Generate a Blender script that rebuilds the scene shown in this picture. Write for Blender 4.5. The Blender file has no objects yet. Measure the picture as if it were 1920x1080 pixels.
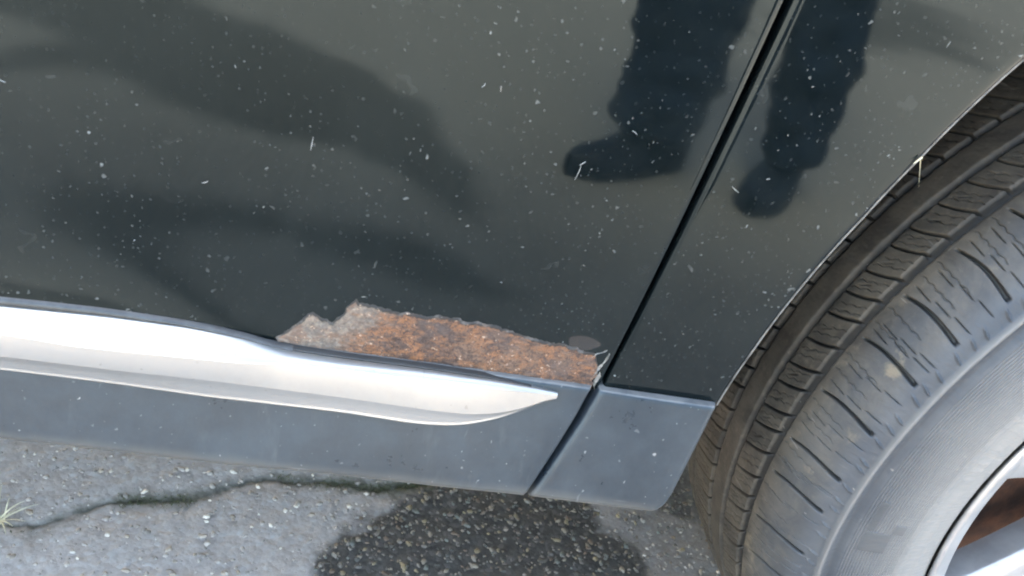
import bpy, bmesh, math, random
import numpy as np
from mathutils import Matrix, Vector

random.seed(4)
RNG = np.random.default_rng(4)
SC = bpy.context.scene
COL = SC.collection
R = math.radians

# ------------------------------------------------------------------ camera, sky, sun, exposure
# x runs forward along the car, y into the car (its flank is about y = 0), z up; metres
cam_data = bpy.data.cameras.new('camera')
cam_data.sensor_width = 36.0
cam_data.lens = 29.42
cam_data.clip_start = 0.004
cam_data.clip_end = 2000
cam = bpy.data.objects.new('camera', cam_data)
COL.objects.link(cam)
CAM = Vector((0.0, -0.337, 0.601))
AX_R = Vector((0.9677, -0.0879, 0.2364)).normalized()
AX_F = Vector((0.198, 0.8455, -0.4959)).normalized()
AX_U = AX_R.cross(AX_F).normalized()
m = Matrix((AX_R, AX_U, -AX_F)).transposed().to_4x4()
m.translation = CAM
cam.matrix_world = m
cam_data.dof.use_dof = True
cam_data.dof.focus_distance = 0.47
cam_data.dof.aperture_fstop = 26.0
SC.camera = cam

SUN_EL, SUN_AZ = 47.0, -28.0      # azimuth measured from +y (behind the car) towards +x
world = bpy.data.worlds.new('World')
SC.world = world
world.use_nodes = True
wn = world.node_tree
bg = wn.nodes['Background']
sky = wn.nodes.new('ShaderNodeTexSky')
sky.sky_type = 'NISHITA'
sky.sun_disc = False
sky.sun_elevation = R(SUN_EL)
sky.sun_rotation = R(SUN_AZ)
sky.air_density = 1.0
sky.dust_density = 5.0
sky.ozone_density = 1.0
wn.links.new(sky.outputs[0], bg.inputs['Color'])
bg.inputs['Strength'].default_value = 0.15

sun_data = bpy.data.lights.new('sun', 'SUN')
sun_data.energy = 0.85
sun_data.angle = R(15)
sun_data.color = (1.0, 0.985, 0.96)
sun = bpy.data.objects.new('sun', sun_data)
COL.objects.link(sun)
sd = Vector((math.sin(R(SUN_AZ)) * math.cos(R(SUN_EL)), math.cos(R(SUN_AZ)) * math.cos(R(SUN_EL)), math.sin(R(SUN_EL))))
sun.rotation_euler = sd.to_track_quat('Z', 'Y').to_euler()
sun.location = (2, 4, 6)

SC.view_settings.view_transform = 'Standard'
SC.view_settings.look = 'None'
SC.view_settings.gamma = 1.0
SC.view_settings.exposure = 4.35
SC.view_settings.use_white_balance = True      # the camera balanced for open shade
SC.view_settings.white_balance_temperature = 7300
SC.view_settings.white_balance_tint = 5
SC.render.engine = 'CYCLES'
SC.cycles.filter_width = 2.1
SC.cycles.max_bounces = 5
SC.cycles.caustics_reflective = False
SC.cycles.caustics_refractive = False
SC.cycles.use_adaptive_sampling = True
SC.cycles.adaptive_threshold = 0.02

# ------------------------------------------------------------------ helpers
def link_mesh(name, verts, faces, mat=None, parent=None, smooth=True):
    me = bpy.data.meshes.new(name)
    me.from_pydata([tuple(map(float, v)) for v in verts], [], faces)
    me.update()
    if smooth:
        me.polygons.foreach_set('use_smooth', [True] * len(me.polygons))
    o = bpy.data.objects.new(name, me)
    COL.objects.link(o)
    if mat:
        for mt in (mat if isinstance(mat, (list, tuple)) else [mat]):
            me.materials.append(mt)
    if parent:
        o.parent = parent
    return o

def grid_faces(nu, nv, base=0, wrap_u=False, flip=False):
    i = np.arange(nu if wrap_u else nu - 1)
    j = np.arange(nv - 1)
    I, J = np.meshgrid(i, j, indexing='ij')
    I2 = (I + 1) % nu
    q = np.stack([I * nv + J, I2 * nv + J, I2 * nv + J + 1, I * nv + J + 1], -1).reshape(-1, 4) + base
    if flip:
        q = q[:, ::-1]
    return q

def fast_mesh(name, verts, quads, mat=None, parent=None, smooth=True):
    """verts (n,3), quads (m,3 or 4) numpy"""
    me = bpy.data.meshes.new(name)
    verts = np.asarray(verts, np.float32)
    quads = np.asarray(quads, np.int32)
    k = quads.shape[1]
    me.vertices.add(len(verts))
    me.vertices.foreach_set('co', verts.ravel())
    me.loops.add(quads.size)
    me.loops.foreach_set('vertex_index', quads.ravel())
    me.polygons.add(len(quads))
    me.polygons.foreach_set('loop_start', np.arange(len(quads), dtype=np.int32) * k)
    me.polygons.foreach_set('use_smooth', np.full(len(quads), smooth))
    me.update(calc_edges=True)
    me.validate()
    o = bpy.data.objects.new(name, me)
    COL.objects.link(o)
    if mat:
        for mt in (mat if isinstance(mat, (list, tuple)) else [mat]):
            me.materials.append(mt)
    if parent:
        o.parent = parent
    return o

def grid_obj(name, V, mat=None, parent=None, wrap_u=False, flip=False, smooth=True):
    nu, nv = V.shape[:2]
    return fast_mesh(name, V.reshape(-1, 3), grid_faces(nu, nv, 0, wrap_u, flip), mat, parent, smooth)

def multi_grid(name, Vs, mat=None, parent=None, smooth=True):
    vs, fs, b = [], [], 0
    for V in Vs:
        vs.append(V.reshape(-1, 3))
        fs.append(grid_faces(V.shape[0], V.shape[1], b))
        b += V.shape[0] * V.shape[1]
    return fast_mesh(name, np.concatenate(vs), np.concatenate(fs), mat, parent, smooth)

def fattr(o, name, arr):
    a = o.data.attributes.new(name, 'FLOAT', 'POINT')
    a.data.foreach_set('value', np.asarray(arr, np.float32).ravel())

def cattr(o, name, arr):
    a = o.data.attributes.new(name, 'FLOAT_COLOR', 'POINT')
    arr = np.asarray(arr, np.float32)
    a.data.foreach_set('color', np.concatenate([arr, np.ones((len(arr), 1), np.float32)], 1).ravel())

def empty(name, loc=(0, 0, 0), parent=None):
    o = bpy.data.objects.new(name, None)
    o.empty_display_size = 0.1
    COL.objects.link(o)
    o.location = loc
    if parent:
        o.parent = parent
    return o

def tag(o, label=None, cat=None, group=None, kind=None):
    if label: o['label'] = label
    if cat: o['category'] = cat
    if group: o['group'] = group
    if kind: o['kind'] = kind
    return o

def smooth01(t):
    t = np.clip(t, 0, 1)
    return t * t * (3 - 2 * t)

def vnoise(x, y, seed=0):
    """value noise, lattice hashed, in [-1, 1]"""
    x = np.asarray(x, float); y = np.asarray(y, float)
    xi = np.floor(x).astype(np.int64); yi = np.floor(y).astype(np.int64)
    fx = smooth01(x - xi); fy = smooth01(y - yi)
    def h(a, b):
        n = (a * 374761393 + b * 668265263 + seed * 974634777) & 0x7fffffff
        n = ((n ^ (n >> 13)) * 1274126177) & 0x7fffffff
        n = n ^ (n >> 16)
        return (n % 65536) / 32768.0 - 1.0
    return (h(xi, yi) * (1 - fx) + h(xi + 1, yi) * fx) * (1 - fy) + (h(xi, yi + 1) * (1 - fx) + h(xi + 1, yi + 1) * fx) * fy

def fbm(x, y, octaves=4, seed=0):
    s, a, f = 0, 1.0, 1.0
    for k in range(octaves):
        s = s + a * vnoise(x * f, y * f, seed + k * 17)
        a *= 0.5; f *= 2.03
    return s / 1.9

def poly_sdf(px, py, poly):
    """signed distance to a polygon, negative inside"""
    P = np.array(poly, float)
    d = np.full(px.shape, 1e9); inside = np.zeros(px.shape, bool)
    for a, b in zip(P, np.roll(P, -1, 0)):
        ab = b - a
        t = np.clip(((px - a[0]) * ab[0] + (py - a[1]) * ab[1]) / (ab @ ab), 0, 1)
        d = np.minimum(d, np.hypot(px - a[0] - t * ab[0], py - a[1] - t * ab[1]))
        c = ((a[1] > py) != (b[1] > py)) & (px < (b[0] - a[0]) * (py - a[1]) / (b[1] - a[1] + 1e-12) + a[0])
        inside ^= c
    return np.where(inside, -d, d)

def line_dist(px, py, L):
    P = np.array(L, float); d = np.full(px.shape, 1e9)
    for a, b in zip(P[:-1], P[1:]):
        ab = b - a
        t = np.clip(((px - a[0]) * ab[0] + (py - a[1]) * ab[1]) / (ab @ ab), 0, 1)
        d = np.minimum(d, np.hypot(px - a[0] - t * ab[0], py - a[1] - t * ab[1]))
    return d

# ------------------------------------------------------------------ material helpers
class Mat:
    def __init__(self, name):
        self.m = bpy.data.materials.new(name)
        self.m.use_nodes = True
        self.t = self.m.node_tree
        self.b = self.t.nodes['Principled BSDF']
        self._pos = None
    def node(self, kind, **kw):
        n = self.t.nodes.new(kind)
        for k, v in kw.items():
            setattr(n, k, v)
        return n
    def put(self, sock, v):
        if isinstance(v, bpy.types.NodeSocket):
            self.t.links.new(v, sock)
        elif isinstance(v, (tuple, list)):
            sock.default_value = tuple(v) + (1.0,) * (len(sock.default_value) - len(v))
        else:
            sock.default_value = v
    def set(self, **kw):
        for k, v in kw.items():
            self.put(self.b.inputs[k.replace('_', ' ')], v)
        return self
    @property
    def pos(self):
        if self._pos is None:
            self._pos = self.node('ShaderNodeTexCoord').outputs['Object']
        return self._pos
    def mapped(self, scale=(1, 1, 1), rot=(0, 0, 0), loc=(0, 0, 0)):
        n = self.node('ShaderNodeMapping')
        self.put(n.inputs['Vector'], self.pos)
        n.inputs['Scale'].default_value = scale
        n.inputs['Rotation'].default_value = rot
        n.inputs['Location'].default_value = loc
        return n.outputs[0]
    def noise(self, scale, detail=4, rough=0.55, vec=None, dist=0.0):
        n = self.node('ShaderNodeTexNoise')
        self.put(n.inputs['Vector'], vec or self.pos)
        n.inputs['Scale'].default_value = scale
        n.inputs['Detail'].default_value = detail
        n.inputs['Roughness'].default_value = rough
        n.inputs['Distortion'].default_value = dist
        return n.outputs[0]
    def voronoi(self, scale, vec=None, feature='F1', rnd=1.0):
        n = self.node('ShaderNodeTexVoronoi', feature=feature)
        self.put(n.inputs['Vector'], vec or self.pos)
        n.inputs['Scale'].default_value = scale
        n.inputs['Randomness'].default_value = rnd
        return n
    def math(self, op, a, b=0.0, c=0.0, clamp=False):
        n = self.node('ShaderNodeMath', operation=op, use_clamp=clamp)
        self.put(n.inputs[0], a); self.put(n.inputs[1], b); self.put(n.inputs[2], c)
        return n.outputs[0]
    def ramp(self, fac, lo, hi, a=0.0, b=1.0, smooth=True):
        n = self.node('ShaderNodeMapRange', interpolation_type='SMOOTHSTEP' if smooth else 'LINEAR')
        self.put(n.inputs['Value'], fac)
        for k, v in zip(('From Min', 'From Max', 'To Min', 'To Max'), (lo, hi, a, b)):
            self.put(n.inputs[k], v)
        return n.outputs[0]
    def mix(self, fac, a, b):
        n = self.node('ShaderNodeMix', data_type='RGBA')
        self.put(n.inputs[0], fac); self.put(n.inputs[6], a); self.put(n.inputs[7], b)
        return n.outputs[2]
    def attr(self, name, out='Fac'):
        return self.node('ShaderNodeAttribute', attribute_name=name).outputs[out]
    def sep(self, v=None):
        n = self.node('ShaderNodeSeparateXYZ')
        self.put(n.inputs[0], v or self.pos)
        return n.outputs
    def bump(self, h, strength=0.3, dist=0.001, normal=None):
        n = self.node('ShaderNodeBump')
        self.put(n.inputs['Height'], h)
        n.inputs['Strength'].default_value = strength
        n.inputs['Distance'].default_value = dist
        if normal: self.put(n.inputs['Normal'], normal)
        self.put(self.b.inputs['Normal'], n.outputs[0])
        return n.outputs[0]

def specks(M, scale, share, r0, r1, stretch=(1, 1, 1), rot=(0, 0, 0), wob=0.0, shift=(0, 0, 0)):
    """mask of scattered dirt flecks: 'share' of the cells carry one, radius r0..r1 of a cell"""
    flat = M.node('ShaderNodeCombineXYZ')
    x, y, z = M.sep()
    M.put(flat.inputs[0], x); M.put(flat.inputs[1], z)
    if wob:
        nz = M.node('ShaderNodeTexNoise', noise_dimensions='2D'); M.put(nz.inputs['Vector'], flat.outputs[0])
        nz.inputs['Scale'].default_value = scale * 2.3; nz.inputs['Detail'].default_value = 1.0
        mx = M.node('ShaderNodeVectorMath', operation='MULTIPLY_ADD')
        M.put(mx.inputs[0], nz.outputs['Color']); mx.inputs[1].default_value = (wob / scale,) * 3; M.put(mx.inputs[2], flat.outputs[0])
        vec = mx.outputs[0]
    else:
        vec = flat.outputs[0]
    mp = M.node('ShaderNodeMapping'); M.put(mp.inputs['Vector'], vec)
    mp.inputs['Scale'].default_value = stretch; mp.inputs['Rotation'].default_value = rot; mp.inputs['Location'].default_value = shift
    v = M.node('ShaderNodeTexVoronoi', voronoi_dimensions='2D')
    M.put(v.inputs['Vector'], mp.outputs[0]); v.inputs['Scale'].default_value = scale
    col = M.sep(v.outputs['Color'])
    keep = M.math('GREATER_THAN', col[0], 1.0 - share)
    rad = M.math('MULTIPLY_ADD', M.math('POWER', col[1], 3.0), r1 - r0, r0)
    inside = M.math('SUBTRACT', 1.0, M.math('DIVIDE', v.outputs['Distance'], rad), clamp=True)
    soft = M.math('MULTIPLY', inside, 2.2, clamp=True)
    return M.math('MULTIPLY', M.math('MULTIPLY', soft, keep), M.math('MULTIPLY_ADD', col[2], 0.8, 0.2))

def mat_paint():
    M = Mat('dark_green_paint')
    x, y, z = M.sep()
    film = M.noise(9.0, 6, 0.65, dist=0.3)
    fine = M.noise(170.0, 3, 0.6)
    dust = M.math('MULTIPLY', M.ramp(film, 0.32, 0.72), M.ramp(fine, 0.25, 0.8, 0.45, 1.0))
    base = M.mix(dust, (0.0019, 0.0035, 0.0040), (0.0054, 0.0078, 0.0083))
    # more road dirt low on the door and towards the wheel
    dens = M.ramp(M.math('SUBTRACT', x, z), -0.62, -0.12, 0.40, 1.0)
    big = specks(M, 58, 0.42, 0.025, 0.080, wob=0.35)
    mid = specks(M, 125, 0.46, 0.04, 0.13, wob=0.4)
    sml = specks(M, 270, 0.42, 0.07, 0.19, wob=0.3)
    smear = specks(M, 46, 0.18, 0.05, 0.16, stretch=(1.0, 0.6, 1), wob=0.9, shift=(5, 2, 0))
    scr = specks(M, 30, 0.10, 0.014, 0.030, stretch=(1.0, 0.2, 1), rot=(0, 0, 0.25), wob=0.15)
    patch = M.ramp(M.noise(24.0, 4, 0.65), 0.40, 0.64, 0.12, 1.0)
    f = M.math('MAXIMUM', M.math('MAXIMUM', big, M.math('MULTIPLY', mid, 0.55)), M.math('MULTIPLY', sml, 0.38))
    f = M.math('MULTIPLY', f, patch)
    f = M.math('MAXIMUM', f, M.math('MAXIMUM', M.math('MULTIPLY', scr, 0.35), M.math('MULTIPLY', smear, 0.035)))
    f = M.math('MULTIPLY', f, dens, clamp=True)
    nrm = M.sep(M.node('ShaderNodeNewGeometry').outputs['True Normal'])
    f = M.math('MULTIPLY', f, M.ramp(M.math('ABSOLUTE', nrm[1]), 0.6, 0.9))
    col = M.mix(f, base, (0.25, 0.265, 0.26))
    M.set(Base_Color=col, IOR=1.335, Specular_Tint=(0.72, 0.91, 0.97), Roughness=M.math('MULTIPLY_ADD', f, 0.6, M.math('MULTIPLY_ADD', dust, 0.05, 0.035)))
    return M.m

def mat_skirt():
    M = Mat('weathered_skirt_paint')
    x, y, z = M.sep()
    film = M.noise(16.0, 5, 0.62)
    streak = M.noise(60.0, 3, 0.6, M.mapped((1, 1, 0.12)))
    dust = M.math('MULTIPLY', M.ramp(film, 0.2, 0.8), M.ramp(streak, 0.2, 0.8, 0.6, 1.0))
    low = M.ramp(M.math('ADD', z, M.math('MULTIPLY', M.noise(30, 3), 0.006)), 0.2825, 0.2915, 1.0, 0.0)
    ledge = M.ramp(z, 0.3460, 0.3468)
    base = M.mix(dust, (0.0085, 0.0128, 0.0180), (0.0172, 0.0228, 0.0292))
    haze = M.ramp(M.noise(26.0, 6, 0.7), 0.25, 0.80)
    base = M.mix(M.math('MULTIPLY', haze, 0.5), base, (0.038, 0.049, 0.058))
    base = M.mix(M.math('MULTIPLY', low, 0.8), base, (0.072, 0.065, 0.055))
    base = M.mix(M.math('MULTIPLY', ledge, M.ramp(streak, 0.25, 0.6, 0.4, 0.9)), base, (0.12, 0.12, 0.117))
    f = M.math('MAXIMUM', specks(M, 75, 0.32, 0.03, 0.11, wob=0.5), M.math('MULTIPLY', specks(M, 190, 0.22, 0.06, 0.16, wob=0.3), 0.4))
    drip = M.math('MULTIPLY', specks(M, 60, 0.26, 0.04, 0.12, stretch=(1, 0.16, 1), wob=0.4), 0.14)
    f = M.math('MAXIMUM', M.math('MULTIPLY', f, 0.7), drip)
    runs = M.math('MULTIPLY', M.ramp(M.noise(75.0, 4, 0.65, M.mapped((1, 1, 0.10))), 0.54, 0.74), M.ramp(M.noise(18.0, 3), 0.42, 0.62))
    base = M.mix(M.math('MULTIPLY', runs, 0.45), base, (0.060, 0.066, 0.068))
    scuff = M.math('MULTIPLY', M.ramp(M.noise(120.0, 3, 0.6, M.mapped((0.10, 1, 1.2))), 0.66, 0.76), M.ramp(z, 0.2865, 0.2905, 1.0, 0.0))
    f = M.math('MAXIMUM', f, M.math('MULTIPLY', scuff, 0.30))
    col = M.mix(f, base, (0.28, 0.28, 0.27))
    M.set(Base_Color=col, IOR=1.42, Specular_Tint=(0.82, 0.94, 1.0), Roughness=M.math('ADD', M.math('MULTIPLY_ADD', haze, 0.10, 0.26), M.math('MULTIPLY', low, 0.30)))
    M.bump(M.noise(700, 2), 0.10, 0.0005)
    return M.m

def mat_simple(name, col, rough=0.5, metal=0.0, var=0.25, scale=40.0, ior=1.45, bump=0.0, bscale=300.0):
    M = Mat(name)
    n = M.noise(scale, 4, 0.6)
    a = tuple(c * (1 - var) for c in col); b = tuple(min(1, c * (1 + var)) for c in col)
    M.set(Base_Color=M.mix(M.ramp(n, 0.3, 0.7), a, b), Roughness=M.math('MULTIPLY_ADD', n, 0.1, rough - 0.05), Metallic=metal, IOR=ior)
    if bump:
        M.bump(M.noise(bscale, 3), bump, 0.001)
    return M.m

def mat_chrome():
    M = Mat('satin_bright_trim')
    brushed = M.noise(400.0, 3, 0.6, M.mapped((0.05, 1, 1)))
    grime = M.ramp(M.noise(55.0, 5, 0.65), 0.46, 0.8)
    f = specks(M, 120, 0.2, 0.05, 0.14, wob=0.4)
    col = M.mix(M.math('MULTIPLY', grime, 0.35), (0.31, 0.31, 0.30), (0.225, 0.22, 0.21))
    col = M.mix(M.math('MULTIPLY', f, 0.5), col, (0.15, 0.145, 0.135))
    M.set(Base_Color=col, Metallic=0.75, Roughness=M.math('ADD', M.math('MULTIPLY_ADD', brushed, 0.06, 0.27), M.math('MULTIPLY', grime, 0.12)))
    M.bump(brushed, 0.03, 0.0003)
    return M.m

def mat_rust():
    M = Mat('flaking_rust')
    edge = M.attr('edge')
    big = M.noise(70.0, 5, 0.65, dist=0.4)
    fine = M.noise(330.0, 5, 0.7, dist=0.6)
    vor = M.voronoi(240.0).outputs['Distance']
    x, y, z = M.sep()
    vfine = M.noise(620.0, 4, 0.7, dist=0.5)
    streaky = M.noise(110.0, 5, 0.65, M.mapped((0.8, 1, 1.15), (0, 0.12, 0)), dist=0.8)
    vein = M.math('ABSOLUTE', M.math('SUBTRACT', M.noise(420.0, 4, 0.65, dist=1.0), 0.5))
    vein = M.ramp(vein, 0.015, 0.10, 1.0, 0.0)
    c = M.mix(M.ramp(vfine, 0.34, 0.64), (0.0213, 0.0148, 0.0131), (0.0656, 0.0443, 0.0369))
    c = M.mix(M.math('MULTIPLY', M.ramp(streaky, 0.45, 0.66), 0.6), c, (0.0779, 0.0377, 0.0230))
    c = M.mix(M.math('MULTIPLY', vein, M.ramp(streaky, 0.36, 0.58)), c, (0.162, 0.076, 0.037))
    c = M.mix(M.math('MULTIPLY', M.ramp(M.noise(60.0, 4, 0.6, M.mapped((0.6, 1, 1.4))), 0.52, 0.66), 0.75), c, (0.0525, 0.0410, 0.0377))
    c = M.mix(M.math('MULTIPLY', M.ramp(M.noise(42.0, 3, 0.6, M.mapped((1, 1, 1), (0, 0, 0), (2, 1, 3))), 0.50, 0.64), M.ramp(vfine, 0.45, 0.6, 0.2, 0.7)), c, (0.1230, 0.0779, 0.0541))
    pits = M.math('MULTIPLY', M.ramp(M.noise(260.0, 3, 0.6, M.mapped((1, 1, 1), (0, 0, 0), (7, 3, 5))), 0.60, 0.70), 0.8)
    c = M.mix(pits, c, (0.0328, 0.0197, 0.0148))
    foot = M.math('MULTIPLY', M.ramp(z, 0.3446, 0.3468, 1.0, 0.0), M.ramp(big, 0.35, 0.6))
    c = M.mix(M.math('MULTIPLY', foot, 0.7), c, (0.2214, 0.1107, 0.0492))
    pale = M.ramp(M.math('ADD', M.math('SUBTRACT', x, M.math('MULTIPLY', M.math('SUBTRACT', z, 0.36), 0.7)), M.math('MULTIPLY', M.noise(150, 5, 0.65), 0.050)), 0.022, 0.052, 1.0, 0.0)
    palec = M.mix(M.ramp(fine, 0.38, 0.66), (0.080, 0.072, 0.064), (0.175, 0.152, 0.125))
    palec = M.mix(M.math('MULTIPLY', M.ramp(streaky, 0.5, 0.62), 0.65), palec, (0.100, 0.060, 0.042))
    c = M.mix(M.math('MULTIPLY', pale, 0.8), c, palec)
    rim = M.ramp(M.math('ADD', edge, M.math('MULTIPLY', fine, 1.5)), 1.05, 1.45)
    rimc = M.mix(M.ramp(M.noise(150.0, 3, 0.6), 0.50, 0.66), (0.009, 0.011, 0.011), (0.060, 0.056, 0.052))
    c = M.mix(M.math('MULTIPLY', rim, 0.92), c, rimc)
    spots = M.math('MULTIPLY', M.ramp(M.noise(430.0, 3, 0.6), 0.62, 0.70), M.ramp(streaky, 0.40, 0.55))
    c = M.mix(M.math('MULTIPLY', spots, 0.8), c, (0.33, 0.25, 0.19))
    M.set(Base_Color=c, Roughness=0.72, IOR=1.4)
    M.bump(M.math('ADD', M.math('MULTIPLY', fine, 1.2), M.math('MULTIPLY', vor, -0.8)), 0.45, 0.0010)
    return M.m

def mat_tyre():
    M = Mat('dusty_worn_rubber')
    rad = M.attr('rad'); ax = M.attr('ax'); gr = M.attr('groove'); mark = M.attr('mark')
    big = M.noise(30.0, 6, 0.68, dist=0.8)
    fine = M.noise(210.0, 4, 0.65)
    side = M.ramp(rad, 0.296, 0.286, 0.0, 1.0)
    tread = M.mix(M.ramp(big, 0.35, 0.68), (0.0319, 0.0277, 0.0218), (0.0689, 0.0588, 0.0437))
    tread = M.mix(M.math('MULTIPLY', M.ramp(fine, 0.52, 0.8), 0.5), tread, (0.1260, 0.1075, 0.0798))
    # the running surface is scuffed cleaner and bluer towards the outer shoulder
    out = M.ramp(ax, 0.044, 0.066)
    scuff = M.mix(M.ramp(big, 0.3, 0.7), (0.0302, 0.0344, 0.0386), (0.0554, 0.0538, 0.0504))
    c = M.mix(M.math('MULTIPLY', out, 0.75), tread, scuff)
    mud = M.math('MULTIPLY', M.ramp(M.noise(34.0, 6, 0.66), 0.57, 0.70), M.ramp(ax, 0.03, 0.05))
    c = M.mix(M.math('MULTIPLY', mud, 0.6), c, (0.1512, 0.1218, 0.0798))
    sw = M.mix(M.ramp(M.noise(26.0, 5, 0.6), 0.3, 0.7), (0.0286, 0.0344, 0.0420), (0.0571, 0.0613, 0.0655))
    c = M.mix(side, c, sw)
    bead = M.ramp(rad, 0.268, 0.226, smooth=False)
    c = M.mix(M.math('MULTIPLY', bead, 0.78), c, (0.1848, 0.1798, 0.1680))
    rib = M.math('SUBTRACT', 1.0, M.math('DIVIDE', M.math('ABSOLUTE', M.math('SUBTRACT', rad, 0.2785)), 0.0022), clamp=True)
    dip = M.math('SUBTRACT', 1.0, M.math('DIVIDE', M.math('ABSOLUTE', M.math('SUBTRACT', rad, 0.2728)), 0.0034), clamp=True)
    c = M.mix(M.math('MULTIPLY', rib, 0.75), c, (0.1386, 0.1344, 0.1260))  # highlight along the ridge, painted in as a lighter tint
    c = M.mix(M.math('MULTIPLY', dip, 0.70), c, (0.0336, 0.0386, 0.0454))  # shade of the valley below the ridge, painted in dark
    ribs = M.math('SINE', M.math('MULTIPLY', rad, 2 * math.pi / 0.0016))
    zone = M.math('MULTIPLY', M.math('MULTIPLY', M.ramp(rad, 0.2355, 0.2385), M.ramp(rad, 0.2695, 0.2670)), M.math('SUBTRACT', 1.0, mark))
    c = M.mix(M.math('MULTIPLY', zone, M.math('MULTIPLY_ADD', ribs, 0.13, 0.10)), c, (0.2184, 0.2184, 0.2142))  # rib crests painted lighter, adding to the shading of the bump
    c = M.mix(M.math('MULTIPLY', mark, 0.55), c, (0.0378, 0.0403, 0.0420))
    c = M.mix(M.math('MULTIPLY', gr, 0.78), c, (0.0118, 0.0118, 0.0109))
    f = M.math('MULTIPLY', specks(M, 90, 0.14, 0.04, 0.12, wob=0.4), 0.8)
    c = M.mix(f, c, (0.2016, 0.1848, 0.1596))
    M.set(Base_Color=c, IOR=1.4, Roughness=M.ramp(side, 0, 1, 0.68, 0.50))
    h = M.math('ADD', M.math('MULTIPLY', M.math('MULTIPLY', ribs, zone), 1.5), M.math('MULTIPLY', fine, 0.30))
    M.bump(h, 0.55, 0.0010)
    return M.m

def mat_ground():
    M = Mat('weathered_asphalt')
    st = M.attr('stain_shade'); mo = M.attr('moss'); ck = M.attr('crack')
    big = M.noise(7.0, 5, 0.6)
    mid = M.noise(60.0, 5, 0.65)
    fine = M.noise(420.0, 4, 0.7)
    vor = M.voronoi(210.0)
    vc = M.sep(vor.outputs['Color'])
    c = M.mix(M.ramp(mid, 0.3, 0.7), (0.305, 0.266, 0.234), (0.415, 0.365, 0.325))
    c = M.mix(M.math('MULTIPLY', M.ramp(fine, 0.35, 0.65), 0.4), c, (0.255, 0.222, 0.195))
    c = M.mix(M.math('MULTIPLY', M.ramp(vc[0], 0.80, 0.95), 0.4), c, (0.40, 0.39, 0.37))
    c = M.mix(M.math('MULTIPLY', M.ramp(big, 0.35, 0.7), 0.25), c, (0.40, 0.355, 0.315))
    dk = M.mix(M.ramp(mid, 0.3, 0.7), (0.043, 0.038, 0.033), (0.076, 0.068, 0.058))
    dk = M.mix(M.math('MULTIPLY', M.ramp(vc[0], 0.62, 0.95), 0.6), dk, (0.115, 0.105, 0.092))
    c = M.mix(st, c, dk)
    c = M.mix(M.math('MULTIPLY', ck, M.ramp(M.noise(90.0, 4, 0.6), 0.25, 0.6, 0.35, 0.85)), c, (0.055, 0.058, 0.044))
    c = M.mix(M.math('MULTIPLY', mo, M.ramp(M.noise(110, 4), 0.3, 0.55)), c, (0.068, 0.064, 0.034))
    M.set(Base_Color=c, Roughness=M.math('MULTIPLY_ADD', st, -0.12, 0.85), IOR=1.4)
    h = M.math('ADD', M.math('MULTIPLY', fine, 0.8), M.math('SUBTRACT', 0.7, vor.outputs['Distance']))
    M.bump(h, 0.32, 0.0020)
    return M.m

def mat_vcol(name, rough=0.7, bump=0.2):
    M = Mat(name)
    c = M.attr('tint', 'Color')
    n = M.noise(700.0, 4, 0.6)
    k = M.node('ShaderNodeMix', data_type='RGBA', blend_type='MULTIPLY')
    k.inputs[0].default_value = 0.45
    M.put(k.inputs[6], c); M.put(k.inputs[7], M.mix(M.ramp(n, 0.3, 0.7), (0.5, 0.5, 0.5), (1, 1, 1)))
    M.set(Base_Color=k.outputs[2], Roughness=rough)
    M.bump(n, bump, 0.001)
    return M.m

PAINT = mat_paint()
SKIRT = mat_skirt()
CHROME = mat_chrome()
RUST = mat_rust()
TYRE = mat_tyre()
GROUND = mat_ground()
STONE = mat_vcol('aggregate_stone', 0.65)
GRIME_EDGE = mat_simple('dusty_panel_edge', (0.085, 0.085, 0.08), 0.6, var=0.5, scale=200)
HEM = mat_simple('hem_reflection_paint', (0.030, 0.031, 0.031), 0.35, var=0.4, scale=120)  # pale grey stands in for chrome and sky mirrored in the hem
DARK = mat_simple('black_underseal', (0.012, 0.012, 0.012), 0.8, var=0.4, bump=0.4)
LINER = mat_simple('dirty_wheel_arch_liner', (0.030, 0.028, 0.025), 0.8, var=0.5, scale=30, bump=0.4)
ALLOY = mat_simple('silver_wheel_paint', (0.34, 0.34, 0.335), 0.34, metal=0.75, var=0.1, scale=60)
RUSTY_IRON = mat_simple('rusty_brake_iron', (0.060, 0.024, 0.012), 0.8, var=0.6, scale=45, bump=0.5)
GLASS = mat_simple('tinted_car_glass', (0.01, 0.012, 0.012), 0.03, var=0.1, ior=1.52)
RUBBER = mat_simple('black_seal_rubber', (0.02, 0.02, 0.02), 0.6, var=0.3)
LAMP = mat_simple('clear_lamp_plastic', (0.55, 0.55, 0.55), 0.12, var=0.1)
RED = mat_simple('red_lamp_plastic', (0.35, 0.01, 0.01), 0.12, var=0.1)
STRAW = mat_simple('dry_straw', (0.50, 0.45, 0.30), 0.6, var=0.25, scale=200)
MOSS = mat_vcol('moss_leaf', 0.9)
LINT = mat_simple('pale_lint', (0.20, 0.20, 0.19), 0.8, var=0.2, scale=300)

# ------------------------------------------------------------------ ground: one sheet to the horizon
def axis_lines(segs, far):
    """segs: list of (a, b, step) covering one run; then grows out to +-far"""
    L = []
    for a, b, s in segs:
        L += list(np.arange(a, b - s * 0.25, s))
    L.append(segs[-1][1])
    out, s, v = [], segs[-1][2], L[-1]
    while v < far:
        s *= 1.25; v += s; out.append(v)
    low, s, v = [], segs[0][2], L[0]
    while v > -far:
        s *= 1.25; v -= s; low.append(v)
    return np.array(low[::-1] + L + out)

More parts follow.
